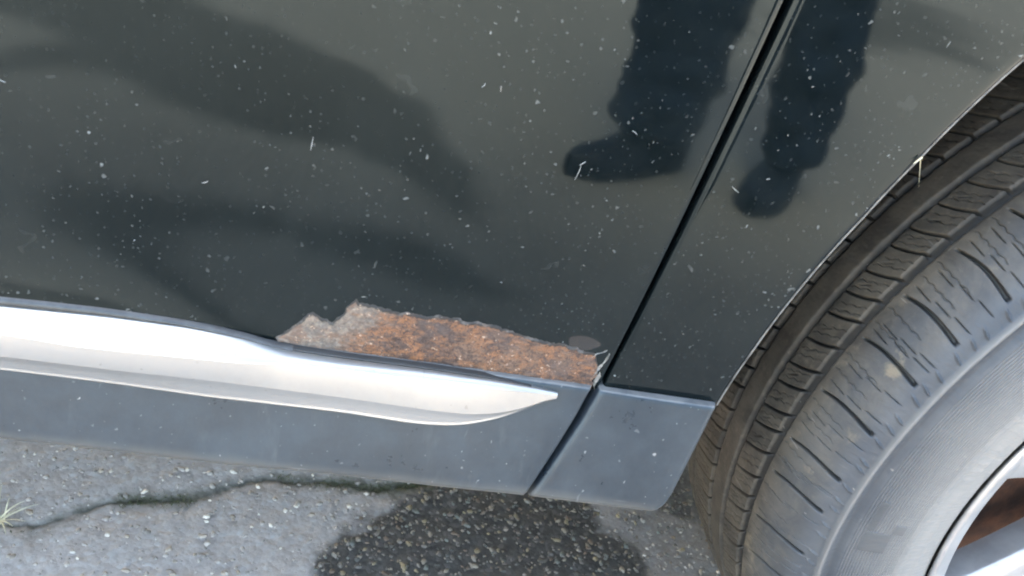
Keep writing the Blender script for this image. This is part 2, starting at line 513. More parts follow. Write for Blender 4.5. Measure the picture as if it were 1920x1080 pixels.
CRACK = [(-0.42, 0.150), (-0.33, 0.165), (-0.262, 0.176), (-0.2164, 0.1796), (-0.1987, 0.1877), (-0.1895, 0.1979), (-0.1718, 0.2096), (-0.1439, 0.2198), (-0.113, 0.2224),
         (-0.0838, 0.2371), (-0.0675, 0.251), (-0.0398, 0.2602), (-0.0103, 0.2633), (0.0301, 0.2659), (0.0717, 0.265), (0.14, 0.29), (0.22, 0.35), (0.30, 0.37)]
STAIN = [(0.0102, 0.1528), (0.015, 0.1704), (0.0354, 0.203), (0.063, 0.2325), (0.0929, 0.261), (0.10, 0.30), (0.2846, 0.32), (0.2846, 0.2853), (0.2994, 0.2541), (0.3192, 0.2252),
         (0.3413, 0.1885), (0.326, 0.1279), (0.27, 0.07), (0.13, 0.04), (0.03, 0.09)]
WHEEL_SHADE = [(0.352, 0.272), (0.385, 0.262), (0.412, 0.246), (0.44, 0.226), (0.50, 0.23), (0.52, 0.36), (0.36, 0.36)]  # shade beside the wheel, painted into the ground colour
DARK_PATCHES = [  # darker patches of the open ground, mirrored in the door
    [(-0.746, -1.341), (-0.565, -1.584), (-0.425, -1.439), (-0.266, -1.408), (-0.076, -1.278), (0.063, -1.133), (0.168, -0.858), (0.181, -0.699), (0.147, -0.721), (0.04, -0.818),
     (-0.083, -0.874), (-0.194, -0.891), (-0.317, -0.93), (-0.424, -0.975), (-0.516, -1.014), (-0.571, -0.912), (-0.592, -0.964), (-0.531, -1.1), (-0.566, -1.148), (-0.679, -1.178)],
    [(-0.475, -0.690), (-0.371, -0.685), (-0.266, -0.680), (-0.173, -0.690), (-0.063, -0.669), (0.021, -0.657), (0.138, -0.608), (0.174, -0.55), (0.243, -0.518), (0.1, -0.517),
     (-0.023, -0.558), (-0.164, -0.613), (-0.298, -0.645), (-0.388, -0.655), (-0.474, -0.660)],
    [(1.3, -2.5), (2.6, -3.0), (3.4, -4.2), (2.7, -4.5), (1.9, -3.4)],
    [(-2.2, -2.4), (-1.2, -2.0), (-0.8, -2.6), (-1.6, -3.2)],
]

def stain_shade_mask(X, Y):
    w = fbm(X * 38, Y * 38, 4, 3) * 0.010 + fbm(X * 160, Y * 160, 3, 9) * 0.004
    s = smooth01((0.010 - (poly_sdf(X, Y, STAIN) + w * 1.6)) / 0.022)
    s = np.maximum(s, 0.8 * smooth01((0.008 - (poly_sdf(X, Y, WHEEL_SHADE) + w)) / 0.022))
    s = np.maximum(s, 0.38 * smooth01((X - 0.285 + w * 2) / 0.05) * smooth01((0.75 - X) / 0.1) * smooth01((Y - 0.02) / 0.08) * smooth01((0.6 - Y) / 0.1))  # ground darkened softly towards the tyre
    for i, P in enumerate(DARK_PATCHES):
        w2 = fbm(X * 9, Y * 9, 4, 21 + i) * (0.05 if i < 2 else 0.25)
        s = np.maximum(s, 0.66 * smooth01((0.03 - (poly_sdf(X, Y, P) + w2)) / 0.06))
    return s

def crack_dist(X, Y):
    wx = fbm(X * 60, Y * 60, 4, 31) * 0.006
    wy = fbm(X * 60, Y * 60, 4, 47) * 0.006
    return line_dist(X + wx, Y + wy, CRACK)

def ground_height(X, Y):
    h = fbm(X * 30, Y * 30, 3, 5) * 0.0012 + fbm(X * 170, Y * 170, 3, 6) * 0.0007
    near = smooth01((1.2 - np.hypot(X, Y)) / 0.4)
    h = h * near
    d = crack_dist(X, Y)
    wide = 0.0035 + 0.003 * np.clip(fbm(X * 22, Y * 22, 2, 77), -0.6, 1)
    h = h - 0.0010 * np.exp(-(d / wide) ** 2) - 0.0012 * np.exp(-(d / 0.016) ** 2)
    return h

gx = axis_lines([(-1.3, -0.34, 0.02), (-0.34, 0.48, 0.0016), (0.48, 1.4, 0.02)], 400)
gy = axis_lines([(-2.2, -0.3, 0.016), (-0.3, 0.09, 0.006), (0.09, 0.34, 0.0016), (0.34, 0.6, 0.01)], 400)
X, Y = np.meshgrid(gx, gy, indexing='ij')
Z = ground_height(X, Y)
ground = grid_obj('ground', np.stack([X, Y, Z], -1), GROUND)
tag(ground, 'weathered grey asphalt under and beside the car', kind='structure')
cd = crack_dist(X, Y)
fattr(ground, 'stain_shade', stain_shade_mask(X, Y))
cw = 0.0062 + 0.0060 * np.clip(fbm(X * 22, Y * 22, 2, 77), -0.6, 1)
fattr(ground, 'crack', np.exp(-(cd / cw) ** 2))
fattr(ground, 'moss', np.exp(-(cd / 0.0100) ** 2) * smooth01(0.5 + fbm(X * 16, Y * 16, 3, 55)))

# loose and embedded aggregate stones, too many to count
def stones(n, x0, x1, y0, y1, seed):
    r = np.random.default_rng(seed)
    bm = bmesh.new(); bmesh.ops.create_icosphere(bm, subdivisions=2, radius=1.0)
    bm.verts.ensure_lookup_table()
    B = np.array([v.co[:] for v in bm.verts]); Fc = np.array([[v.index for v in f.verts] for f in bm.faces]); bm.free()
    px = r.uniform(x0, x1, n); py = r.uniform(y0, y1, n)
    st = stain_shade_mask(px, py)
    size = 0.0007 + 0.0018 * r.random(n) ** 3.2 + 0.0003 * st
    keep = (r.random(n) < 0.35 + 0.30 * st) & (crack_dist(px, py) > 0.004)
    px, py, st, size = px[keep], py[keep], st[keep], size[keep]
    n = len(px)
    pz = ground_height(px, py)
    pal_dark = np.array([(0.22, 0.21, 0.19), (0.13, 0.125, 0.115), (0.09, 0.085, 0.075), (0.27, 0.25, 0.21), (0.15, 0.115, 0.085), (0.075, 0.08, 0.075), (0.23, 0.20, 0.13), (0.15, 0.17, 0.16), (0.16, 0.14, 0.12)])
    pal_light = np.array([(0.38, 0.37, 0.355), (0.30, 0.29, 0.28), (0.52, 0.51, 0.48), (0.27, 0.262, 0.254), (0.33, 0.30, 0.26), (0.23, 0.224, 0.216), (0.25, 0.243, 0.235), (0.29, 0.28, 0.27)])
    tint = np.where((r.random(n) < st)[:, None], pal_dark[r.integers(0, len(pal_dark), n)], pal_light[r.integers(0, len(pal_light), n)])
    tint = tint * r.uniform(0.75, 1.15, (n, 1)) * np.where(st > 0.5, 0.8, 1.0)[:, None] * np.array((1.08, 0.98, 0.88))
    ang = r.uniform(0, 2 * np.pi, n)
    sx = size * r.uniform(0.9, 1.6, n); sy = size * r.uniform(0.7, 1.05, n); sz = size * r.uniform(0.45, 0.75, n)
    jit = 1 + 0.22 * r.standard_normal((n, len(B), 1)) * 0.7
    L = B[None] * jit * np.stack([sx, sy, sz], -1)[:, None]
    c, s = np.cos(ang)[:, None], np.sin(ang)[:, None]
    V = np.stack([L[..., 0] * c - L[..., 1] * s + px[:, None], L[..., 0] * s + L[..., 1] * c + py[:, None], L[..., 2] + (pz + sz * 0.10)[:, None]], -1)
    F = (Fc[None] + (np.arange(n) * len(B))[:, None, None]).reshape(-1, 3)
    o = fast_mesh('aggregate_stones', V.reshape(-1, 3), F, STONE)
    cattr(o, 'tint', np.repeat(tint, len(B), 0))
    return o
ag = stones(9000, -0.34, 0.47, 0.07, 0.33, 8)
tag(ag, 'small pale and brown aggregate stones set in the asphalt under the car', 'stones', kind='stuff')

# moss growing in the crack: small leaf tufts, one mass
def moss():
    r = np.random.default_rng(12)
    V, F, T = [], [], []
    P = np.array(CRACK); seg = np.hypot(*np.diff(P, axis=0).T); cum = np.r_[0, np.cumsum(seg)]
    for k in range(4200):
        s = r.uniform(0.1, cum[-1] - 0.15)
        x = np.interp(s, cum, P[:, 0]) + r.normal(0, 0.0050); y = np.interp(s, cum, P[:, 1]) + r.normal(0, 0.0050)
        if fbm(np.array([x * 16]), np.array([y * 16]), 3, 55)[0] < -0.05 or r.random() < 0.2:
            continue
        z = ground_height(np.array([x]), np.array([y]))[0]
        a = r.uniform(0, 6.28); l = r.uniform(0.0006, 0.0016); w = l * 0.35; lean = r.uniform(0.2, 1.0)
        dx, dy = math.cos(a), math.sin(a); b = len(V)
        V += [(x - dy * w, y + dx * w, z), (x + dy * w, y - dx * w, z), (x + dx * l * lean + dy * w * 0.7, y + dy * l * lean - dx * w * 0.7, z + l * 0.8), (x + dx * l * lean * 1.3, y + dy * l * lean * 1.3, z + l)]
        F += [(b, b + 1, b + 2), (b, b + 2, b + 3)]
        t = (0.045, 0.060, 0.018) if r.random() < 0.6 else (0.10, 0.09, 0.04)
        T += [t] * 4
    o = fast_mesh('moss', V, np.array(F), MOSS)
    cattr(o, 'tint', np.array(T))
    tag(o, 'dark green moss growing along the crack in the asphalt', 'moss', kind='stuff')
moss()

# dry grass tuft beside the crack
def blade(name, root, tip, w, bend, mat, parent, n=7):
    root = np.array(root); tip = np.array(tip); d = tip - root
    side = np.cross(d, (0, 0, 1.0)); side = side / (np.linalg.norm(side) + 1e-9)
    V = []
    for k in range(n):
        t = k / (n - 1)
        p = root + d * t + np.array((0, 0, bend * 4 * t * (1 - t)))
        ww = w * (1 - t) ** 0.7 + 0.00012
        V.append([p - side * ww, p + np.array((0, 0, ww * 0.9)), p + side * ww])
    return grid_obj(name, np.array(V), mat, parent)
tuft = empty('grass_tuft', (-0.2415, 0.180, -0.001))
tag(tuft, 'small dry straw-coloured grass tuft growing at the end of the crack', 'grass tuft')
for k in range(13):
    a = R(random.uniform(15, 165)) if k < 10 else R(random.uniform(-60, 20))
    l = random.uniform(0.024, 0.050)
    blade('blade', (random.uniform(-.003, .003), random.uniform(-.003, .003), 0), (math.cos(a) * l * 0.75, math.sin(a) * l * 0.75, l * random.uniform(0.15, 0.6)), random.uniform(0.0005, 0.0011), 0.003, STRAW, tuft)

# ------------------------------------------------------------------ the car
car = empty('parked_car', (0, 0, 0))
tag(car, 'dark green parked car with rusted door bottom and bright sill strip', 'car')

def flank(x, z):
    x = np.asarray(x, float); z = np.asarray(z, float)
    y = 0.12 * np.minimum(z - 0.62, 0) ** 2 + 0.35 * np.maximum(z - 0.74, 0) ** 2
    w = smooth01((0.05 - x) / 0.19)
    y = y + w * (0.0045 * smooth01((0.75 - z) / 0.2) - 0.0105 * np.exp(-np.maximum(z - 0.344, -0.004) / 0.033))
    # shallow pressing waves that bend the reflections
    y = y + 0.00016 * np.sin(x * 26 + z * 14 + 0.6) * smooth01((z - 0.36) / 0.05) * smooth01((0.16 - x) / 0.2)
    return y

GAPL = [(0.3436, 0.1429), (0.3562, 0.1436), (0.391, 0.1466), (0.4431, 0.1505), (0.5092, 0.1546), (0.556, 0.1573), (0.62, 0.1600), (0.75, 0.163), (0.96, 0.165)]
gap_x = lambda z: np.interp(z, *zip(*GAPL))
gap_h = lambda z: np.interp(z, (0.344, 0.40, 0.55), (0.0009, 0.0012, 0.0017))
BELT = 0.95

# door skin: columns across, rows up; both ends and the bottom roll inwards
def door_panel(name, xl, xr, zb, zt, xs, zs, mat, parent):
    """xl, xr functions of z; rolled edges of 2.5 mm"""
    e = [(0.0, 0.022), (0.0, 0.0022), (0.0003, 0.0007), (0.0008, 0.0002), (0.0028, 0.0)]
    rows = [(zb + i, d) for i, d in e] + [(z, 0.0) for z in zs] + [(zt, 0.0)]
    V = []
    for kx in range(-5, len(xs) + 5):
        colv = []
        for z, dz in rows:
            a, b = xl(z), xr(z)
            if kx < 0: i, d = e[kx + 5]; x = a + i
            elif kx >= len(xs): i, d = e[len(xs) + 4 - kx]; x = b - i
            else: x = a + 0.0028 + xs[kx] * (b - a - 0.0056); d = 0.0
            colv.append((x, flank(x, z) + max(d, dz), z))
        V.append(colv)
    return grid_obj(name, np.array(V), mat, parent)

door = door_panel('front_door', lambda z: -0.93, lambda z: gap_x(z) - gap_h(z), 0.3434, BELT,
                  np.r_[np.linspace(0.01, 0.62, 40), np.linspace(0.625, 0.999, 90)], np.r_[np.linspace(0.348, 0.372, 14), np.linspace(0.376, 0.62, 50), np.linspace(0.64, 0.94, 20)], PAINT, car)
rear_door = door_panel('rear_door', lambda z: -1.60, lambda z: -0.935, 0.3434, BELT, np.linspace(0.02, 0.98, 30), np.linspace(0.36, 0.94, 40), PAINT, car)

# front wing: polar grid round the wheel arch
ARC = (0.580, 0.345)
arch_r = lambda ph: np.interp(np.degrees(ph), (0, 90, 140, 145.8, 149.4, 154.5, 159.9, 167.2, 173.5, 180.2), (0.378, 0.378, 0.376, 0.3750, 0.3722, 0.3684, 0.3662, 0.3660, 0.3666, 0.3688))
def wing(name, ca, outer, ph, parent, mirror=False):
    V = []
    for p in ph:
        c, s = math.cos(p), math.sin(p)
        r0 = arch_r(p if not mirror else math.pi - p)
        r1 = outer(c, s)
        rr = [(r0, 0.020), (r0, 0.0022), (r0 + 0.0006, 0.0009), (r0 + 0.0014, 0.0003), (r0 + 0.003, 0.0)]
        rr += [(r0 + 0.003 + t * (r1 - r0 - 0.0056), 0.0) for t in np.r_[np.linspace(0.03, 0.25, 10), np.linspace(0.3, 0.999, 24)]]
        rr += [(r1 - 0.0010, 0.0002), (r1 - 0.0004, 0.0008), (r1, 0.0024), (r1, 0.02)]
        V.append([(ca[0] + r * c, float(flank(ca[0] + r * c, ca[1] + r * s)) + d, ca[1] + r * s) for r, d in rr])
    return grid_obj(name, np.array(V), mat_wing, parent)
mat_wing = PAINT
wing_top = lambda x: float(np.interp(x, (0.15, 0.22, 0.50, 0.85, 1.15, 1.31), (BELT, 0.938, 0.912, 0.872, 0.812, 0.722)))
def outer_front(c, s):
    best = 9
    # along the door gap (slightly bowed): iterate
    if c < 0:
        r = 0.43
        for _ in range(30):
            z = ARC[1] + r * s
            r = (gap_x(z) + gap_h(z) - ARC[0]) / c
            if z > 2: break
        best = min(best, r)
    else:
        best = min(best, (1.33 - ARC[0]) / max(c, 1e-6))
    if s > 1e-6:
        r = min(best, 0.62)
        for _ in range(40): r = 0.5 * r + 0.5 * (wing_top(ARC[0] + r * c) - ARC[1]) / s
        best = min(best, r)
    return best
ph = np.radians(np.r_[np.linspace(180.15, 120, 170), np.linspace(119, 0, 90)])
fender = wing('front_wing', ARC, outer_front, ph, car)
# rolled, road-dusted hem of the arch
L = []
for p in np.radians(np.linspace(180.1, 0, 260)):
    r0 = float(arch_r(p)); c, s = math.cos(p), math.sin(p)
    x, z = ARC[0] + r0 * c, ARC[1] + r0 * s
    y = float(flank(x, z))
    L.append([(ARC[0] + (r0 + a) * c, y + b, ARC[1] + (r0 + a) * s) for a, b in ((0.0007, 0.0006), (-0.0003, 0.0005), (-0.0010, 0.0018), (-0.0008, 0.0045), (0.0004, 0.0052))])
grid_obj('arch_hem', np.array(L), GRIME_EDGE, fender)

RARC = (-2.03, 0.345)
def outer_rear(c, s):
    b = ((-1.605 if c > 0 else -2.85) - RARC[0]) / (c if abs(c) > 1e-6 else 1e-6)
    if s > 1e-6: b = min(b, (BELT - RARC[1]) / s)
    return b
wing('rear_wing', RARC, outer_rear, np.radians(np.linspace(180, 0, 160)), car, True)

# side skirt (sill cladding), leaning out towards the ground, split at the shut line
skirt_y = lambda z: 0.006 - 0.25 * (0.352 - z)
SG = [(0.2700, 0.1125), (0.2785, 0.1158), (0.2904, 0.1206), (0.3104, 0.1279), (0.3284, 0.134), (0.3437, 0.1382), (0.353, 0.1410)]
sg_x = lambda z: np.interp(z, *zip(*SG))
sg_h = lambda z: np.interp(z, (0.28, 0.344), (0.0013, 0.0022))
PROF = [(0.016, 0.3470), (0.0062, 0.3470), (0.0050, 0.3466), (0.0043, 0.3455)]
PROF += [(skirt_y(z), z) for z in np.linspace(0.3435, 0.2862, 26)]
PROF += [(-0.0109, 0.2838), (-0.0113, 0.2822), (-0.0108, 0.2806), (-0.0094, 0.2793), (-0.0070, 0.2785), (0.0, 0.2780), (0.03, 0.2775), (0.13, 0.277)]
def skirt_piece(name, xl, xr, n, parent, edge_l, edge_r, dense=1.0):
    V = []
    us = list(np.linspace(0, 1, n) ** dense)
    e = [(0.0, 0.012), (0.0, 0.0022), (0.0005, 0.0008), (0.0013, 0.0002)]
    colsu = ([('l',) + q for q in e] if edge_l else []) + [('m', u, 0) for u in us] + ([('r',) + q for q in e[::-1]] if edge_r else [])
    for k, a, d in colsu:
        colv = []
        for y, z in PROF:
            x0, x1 = xl(z), xr(z)
            x = x0 + a if k == 'l' else x1 - a if k == 'r' else x0 + 0.0022 + a * (x1 - x0 - 0.0044)
            wob = 0.0006 * math.sin(x * 21) + 0.0003 * math.sin(x * 57 + 1)
            colv.append((x, y + d + (wob if y < 0.01 else 0), z + (0.0016 * math.sin(x * 9 + 0.5) if z < 0.279 else 0)))
        V.append(colv)
    return grid_obj(name, np.array(V), SKIRT, parent)
skirt = skirt_piece('side_skirt', lambda z: -1.62, lambda z: sg_x(z) - sg_h(z), 150, car, True, True, 0.8)
FR = [(0.2770, 0.170), (0.2782, 0.180), (0.2790, 0.1845), (0.2797, 0.1878), (0.2815, 0.1918), (0.2838, 0.1942), (0.2864, 0.1961), (0.2933, 0.1984), (0.3200, 0.2036), (0.347, 0.2085)]
skirt_tip = skirt_piece('wing_skirt', lambda z: sg_x(z) + sg_h(z), lambda z: float(np.interp(z, *zip(*FR))), 40, car, True, True)

# bright sill strip: four rails lofted, tapering to a point
RAILS = {
 'T': [(-0.1633, 0.0036, 0.3482), (-0.1499, 0.0037, 0.3488), (-0.1041, 0.0042, 0.3509), (-0.0682, 0.0043, 0.3512), (-0.0434, 0.0039, 0.3496), (-0.0228, 0.0031, 0.3464), (0.0057, 0.003, 0.346), (0.0485, 0.0031, 0.3465), (0.0876, 0.0030, 0.3460), (0.1100, 0.0026, 0.3444), (0.1186, 0.0024, 0.3426)],
 'R1': [(-0.1595, -0.0068, 0.3406), (-0.1462, -0.0068, 0.3409), (-0.1143, -0.0072, 0.3393), (-0.0648, -0.0067, 0.3412), (-0.0386, -0.0062, 0.3420), (-0.0216, -0.0040, 0.3436), (0.0191, -0.0028, 0.3440), (0.0631, -0.0020, 0.3436), (0.0951, -0.0006, 0.3436), (0.1100, 0.0008, 0.3432), (0.1186, 0.0020, 0.3422)],
 'R2': [(-0.1603, -0.0072, 0.3278), (-0.1469, -0.0072, 0.328), (-0.0939, -0.0071, 0.3284), (-0.0470, -0.0066, 0.3293), (0.0087, -0.0048, 0.3279), (0.0566, -0.0046, 0.3266), (0.0775, -0.0038, 0.3269), (0.0932, -0.0024, 0.3297), (0.1068, -0.001, 0.3359), (0.1150, 0.0008, 0.3402), (0.1186, 0.0020, 0.3418)],
 'B': [(-0.1626, -0.0038, 0.3177), (-0.1489, -0.0037, 0.3178), (-0.0992, -0.0037, 0.318), (-0.0557, -0.0039, 0.3172), (0.01, -0.0037, 0.318), (0.0485, -0.004, 0.3167), (0.0693, -0.0034, 0.3182), (0.0843, -0.0022, 0.3226), (0.0985, -0.0004, 0.3289), (0.1120, 0.0016, 0.3372), (0.1186, 0.0023, 0.3414)],
}
def rail_at(name, t):
    P = np.array(RAILS[name])
    P = np.vstack([P[0] - np.array((1.40, 0, 0)), P])
    X_ = P[:, 0]
    x = X_[0] + t * (X_[-1] - X_[0])
    # smooth the polyline a little
    acc = np.zeros((len(t), 2))
    for o in np.linspace(-0.008, 0.008, 9):
        acc += np.stack([np.interp(np.clip(x + o, X_[0], X_[-1]), X_, P[:, 1]), np.interp(np.clip(x + o, X_[0], X_[-1]), X_, P[:, 2])], -1)
    acc /= 9
    return np.column_stack([x, acc])
tt = np.r_[np.linspace(0, 0.80, 40), np.linspace(0.805, 0.985, 110), np.linspace(0.987, 1, 22)]
rails = {k: rail_at(k, tt) for k in RAILS}
rows = []
def lerp(a, b, t): return a + (b - a) * t
T_, R1_, R2_, B_ = (rails[k] for k in ('T', 'R1', 'R2', 'B'))
back = T_.copy(); back[:, 1] += 0.010; back[:, 2] -= 0.0005
under = B_.copy(); under[:, 1] += 0.010
fade = smooth01((1 - tt) / 0.02)[:, None]
bandA = [back, T_ + np.array((0, 0.0012, -0.0002)), T_, lerp(T_, R1_, 0.10) + fade * np.array((0, -0.0001, 0.0005))]
for t in (0.3, 0.5, 0.7, 0.9): bandA.append(lerp(T_, R1_, t) + fade * np.array((0, -0.0007, 0.0006)) * (1 - (2 * t - 1) ** 2))
bandA += [lerp(R1_, T_, 0.03), R1_, lerp(R1_, R2_, 0.05)]
bandB = [lerp(R1_, R2_, t) + fade * np.array((0, -0.0003, 0)) * (1 - (2 * t - 1) ** 2) for t in (0.05, 0.25, 0.5, 0.75, 1.0)]
lip = B_ + fade * np.array((0, -0.0002, -0.0002))
bandC = [lerp(R2_, B_, t) + fade * np.array((0, 0.0004, 0.0002)) * (1 - (2 * t - 1) ** 2) for t in (0, 0.3, 0.6, 0.88)]
bandD = [bandC[-1], B_ + np.array((0, -0.0001, 0)), lip, lip + np.array((0, 0.0003, -0.0006)), under - np.array((0, 0, 0.001))]
strip = multi_grid('sill_strip', [np.stack(b, 1) for b in (bandA, bandB, bandC, bandD)], CHROME, car)
strip['label'] = 'bright satin metal strip tapering to a point along the sill'

# black rubber seal in the slit between door bottom and strip
V = []
for x in np.linspace(-0.9, 0.104, 120):
    z = float(np.interp(x, rails['T'][:, 0], rails['T'][:, 2])); y = float(np.interp(x, rails['T'][:, 0], rails['T'][:, 1]))
    w = 0.0007 * smooth01((0.105 - x) / 0.03) * (0.45 + 0.55 * smooth01((x + 0.06) / 0.04))
    V.append([(x, y + 0.004, z + w * 1.4), (x, y + 0.0008, z + w * 1.2), (x, y - 0.0002, z + w * 0.4), (x, y + 0.0012, z - 0.0004)])
grid_obj('seal_strip', np.array(V), RUBBER, car)

# rolled door hem above the strip, painted pale in place of its sky reflection
V = []
for x in np.linspace(-0.92, -0.018, 150):
    z = float(np.interp(x, rails['T'][:, 0], rails['T'][:, 2])); k = smooth01((-0.018 - x) / 0.12)
    y = min(float(np.interp(x, rails['T'][:, 0], rails['T'][:, 1])), float(flank(x, z + 0.002)))
    h = 0.0006 + 0.0026 * k
    V.append([(x, y + 0.0025, z + h + 0.0010), (x, y + 0.0002, z + h + 0.0004), (x, y - 0.0007, z + h * 0.6), (x, y - 0.0008, z + h * 0.3), (x, y + 0.0002, z - 0.0006)])
grid_obj('door_hem', np.array(V), HEM, door)

# rust: flaking blistered patch over the door's lower corner
RT = [(-0.0262, 0.3492), (-0.0184, 0.3594), (-0.0118, 0.3686), (-0.0066, 0.3654), (-0.0018, 0.3643), (0.0034, 0.3699), (0.007, 0.3791), (0.0179, 0.3769), (0.0297, 0.3766), (0.0474, 0.3763), (0.0674, 0.3771), (0.0885, 0.3746), (0.1084, 0.3717), (0.1217, 0.3702), (0.1325, 0.3668), (0.1352, 0.3618), (0.1378, 0.3545)]
RB = [(-0.0262, 0.3470), (-0.0219, 0.3442), (0.0047, 0.3438), (0.0331, 0.343), (0.0645, 0.343), (0.1077, 0.3428), (0.1369, 0.3434), (0.1378, 0.345)]
ns, nt = 330, 90
xs = np.linspace(-0.0262, 0.1376, ns)
jag = fbm(xs * 210, xs * 0 + 3, 4, 60) * 0.0020 + fbm(xs * 700, xs * 0 + 9, 3, 61) * 0.0007
top = np.interp(xs, *zip(*RT)) + jag
bot = np.interp(xs, *zip(*RB)) + fbm(xs * 300, xs * 0 + 1, 3, 62) * 0.0003
top = np.maximum(top, bot + 0.0004)
Tt = np.linspace(0, 1, nt)
Zr = bot[:, None] + Tt[None] * (top - bot)[:, None]
Xr = np.repeat(xs[:, None], nt, 1) + fbm(Zr * 260, Zr * 0 + 5, 3, 64) * 0.0020
Xr = np.minimum(Xr, gap_x(Zr) - gap_h(Zr) - 0.0030)
dist = np.minimum(np.minimum((top[:, None] - Zr), (Zr - bot[:, None]) * 3), np.minimum(Xr + 0.0285, 0.1400 - Xr) * 0.9)
edge = 1 - smooth01(dist / 0.0035)
ridge = np.exp(-((dist - 0.0012) / 0.0009) ** 2)
n1 = fbm(Xr * 190, Zr * 190, 4, 70); n2 = fbm(Xr * 620, Zr * 620, 3, 71)
hgt = (1 - edge) * (0.00050 * n1 + 0.00050 * np.abs(n2) + 0.0002) + ridge * 0.0006 * np.clip(0.5 + n1, 0, 1.2)
hgt = hgt * smooth01(dist / 0.0006) + 0.00012
Yr = flank(Xr, Zr) - np.where(dist < 1e-6, 0.00004, hgt)
rust = grid_obj('rust_patch', np.stack([Xr, Yr, Zr], -1), RUST, door)
rust['label'] = 'flaking orange brown rust eaten into the bottom of the door'
fattr(rust, 'edge', edge)

# curled paint flakes and bare filler left along the rim of the rust
def flake(x, z, l, w, ang, lift, mat):
    c, s = math.cos(ang), math.sin(ang)
    V = []
    for i in range(16):
        t = i / 15
        ww = w * (0.25 + 1.1 * abs(math.sin(2.6 * t + x * 900)) * random.uniform(0.5, 1.1)) * min(1, 4 * t, 4 * (1 - t) + 0.05)
        off = 0.0009 * math.sin(5 * t + z * 700)
        row = []
        for j in range(4):
            a = (t - 0.5) * l; b = off + (j / 3 - 0.5) * ww
            xx, zz = x + a * c - b * s, z + a * s + b * c
            row.append((xx, float(flank(xx, zz)) - 0.00012 - lift * (1 - j / 3) ** 2 * random.uniform(0.6, 1.0), zz))
        V.append(row)
    return grid_obj('paint_flake', np.array(V), mat, door)
FLAKE = mat_simple('pale_filler_flake', (0.11, 0.108, 0.10), 0.7, var=0.6, scale=500, bump=0.4, bscale=900)
for x, z, l, w, a, li in ((0.1377, 0.3600, 0.020, 0.0022, 1.38, 0.0006), (0.1390, 0.3500, 0.013, 0.0020, 1.72, 0.0007), (0.1345, 0.3682, 0.010, 0.0012, 0.9, 0.0004)):
    flake(x, z, l, w, a, li, FLAKE)
grey = mat_simple('grey_primer_spot', (0.011, 0.0125, 0.013), 0.25, var=0.2)
V = []
for i in range(25):
    a = i / 24 * 2 * math.pi
    V.append([(0.1245 + r * 0.0085 * math.cos(a) * (1 + 0.12 * math.sin(3 * a + 1)), 0, 0.3735 + r * 0.0046 * math.sin(a)) for r in np.linspace(0.001, 1, 6)])
V = np.array(V); V[..., 1] = flank(V[..., 0], V[..., 2]) - 0.00006
grid_obj('primer_spot', V, grey, door)

# lint and dried grass bits stuck to the paint
def lint():
    V, F = [], []
    spots = [(-0.0215, 0.4555, 0.0065, 1.50, 0.0), (-0.145, 0.4565, 0.005, -0.4, 0.2), (0.0945, 0.466, 0.0075, 1.45, 0.15), (0.168, 0.4725, 0.005, -0.5, 0.1)]
    for k in range(12):
        spots.append((random.uniform(-0.15, 0.21), random.uniform(0.375, 0.55), random.uniform(0.001, 0.0032), random.uniform(0, 3.1), random.uniform(-0.6, 0.6)))
    for x, z, l, a, cv in spots:
        if abs(x - gap_x(z)) < 0.006 or math.hypot(x - ARC[0], z - ARC[1]) < 0.385: continue
        b = len(V); n = 6
        for i in range(n):
            t = i / (n - 1) - 0.5
            px = x + t * l * math.cos(a) - cv * t * t * l * math.sin(a); pz = z + t * l * math.sin(a) + cv * t * t * l * math.cos(a)
            w = 0.00016 * (1 - 1.4 * abs(t)) + 0.00006
            y = float(flank(px, pz))
            V += [(px - w * math.sin(a), y - 0.0001, pz + w * math.cos(a)), (px, y - 0.0005, pz), (px + w * math.sin(a), y - 0.0001, pz - w * math.cos(a))]
        for i in range(n - 1):
            for j in range(2):
                F.append((b + i * 3 + j, b + i * 3 + j + 1, b + i * 3 + 4 + j, b + i * 3 + 3 + j))
    o = fast_mesh('lint', V, np.array(F), LINT, car)
    o['kind'] = 'stuff'
lint()

# ---- hidden structure behind the panels, and the rest of the body
def quad(a, b, c, d, n=2):
    a, b, c, d = (np.array(p, float) for p in (a, b, c, d))
    u = np.linspace(0, 1, n)[:, None, None]; v = np.linspace(0, 1, n)[None, :, None]
    return (a * (1 - u) + b * u) * (1 - v) + (d * (1 - u) + c * u) * v
W_ = 1.70
shell = [quad((-1.62, 0.034, 0.282), (0.205, 0.034, 0.282), (0.205, 0.034, 0.94), (-1.62, 0.034, 0.94)),
         quad((-1.62, 0.034, 0.284), (0.205, 0.034, 0.284), (0.205, W_ - 0.034, 0.284), (-1.62, W_ - 0.034, 0.284)),
         quad((0.205, 0.36, 0.286), (1.25, 0.36, 0.286), (1.25, W_ - 0.36, 0.286), (0.205, W_ - 0.36, 0.286)),
         quad((-2.75, 0.36, 0.286), (-1.62, 0.36, 0.286), (-1.62, W_ - 0.36, 0.286), (-2.75, W_ - 0.36, 0.286)),
         quad((0.205, 0.36, 0.286), (1.25, 0.36, 0.286), (1.25, 0.36, 0.80), (0.205, 0.36, 0.90)),
         quad((0.205, W_ - 0.36, 0.286), (1.25, W_ - 0.36, 0.286), (1.25, W_ - 0.36, 0.80), (0.205, W_ - 0.36, 0.90)),
         quad((-2.75, 0.36, 0.286), (-1.62, 0.36, 0.286), (-1.62, 0.36, 0.90), (-2.75, 0.36, 0.90)),
         quad((-2.75, W_ - 0.36, 0.286), (-1.62, W_ - 0.36, 0.286), (-1.62, W_ - 0.36, 0.90), (-2.75, W_ - 0.36, 0.90))]
multi_grid('underbody', shell, DARK, car, smooth=False)

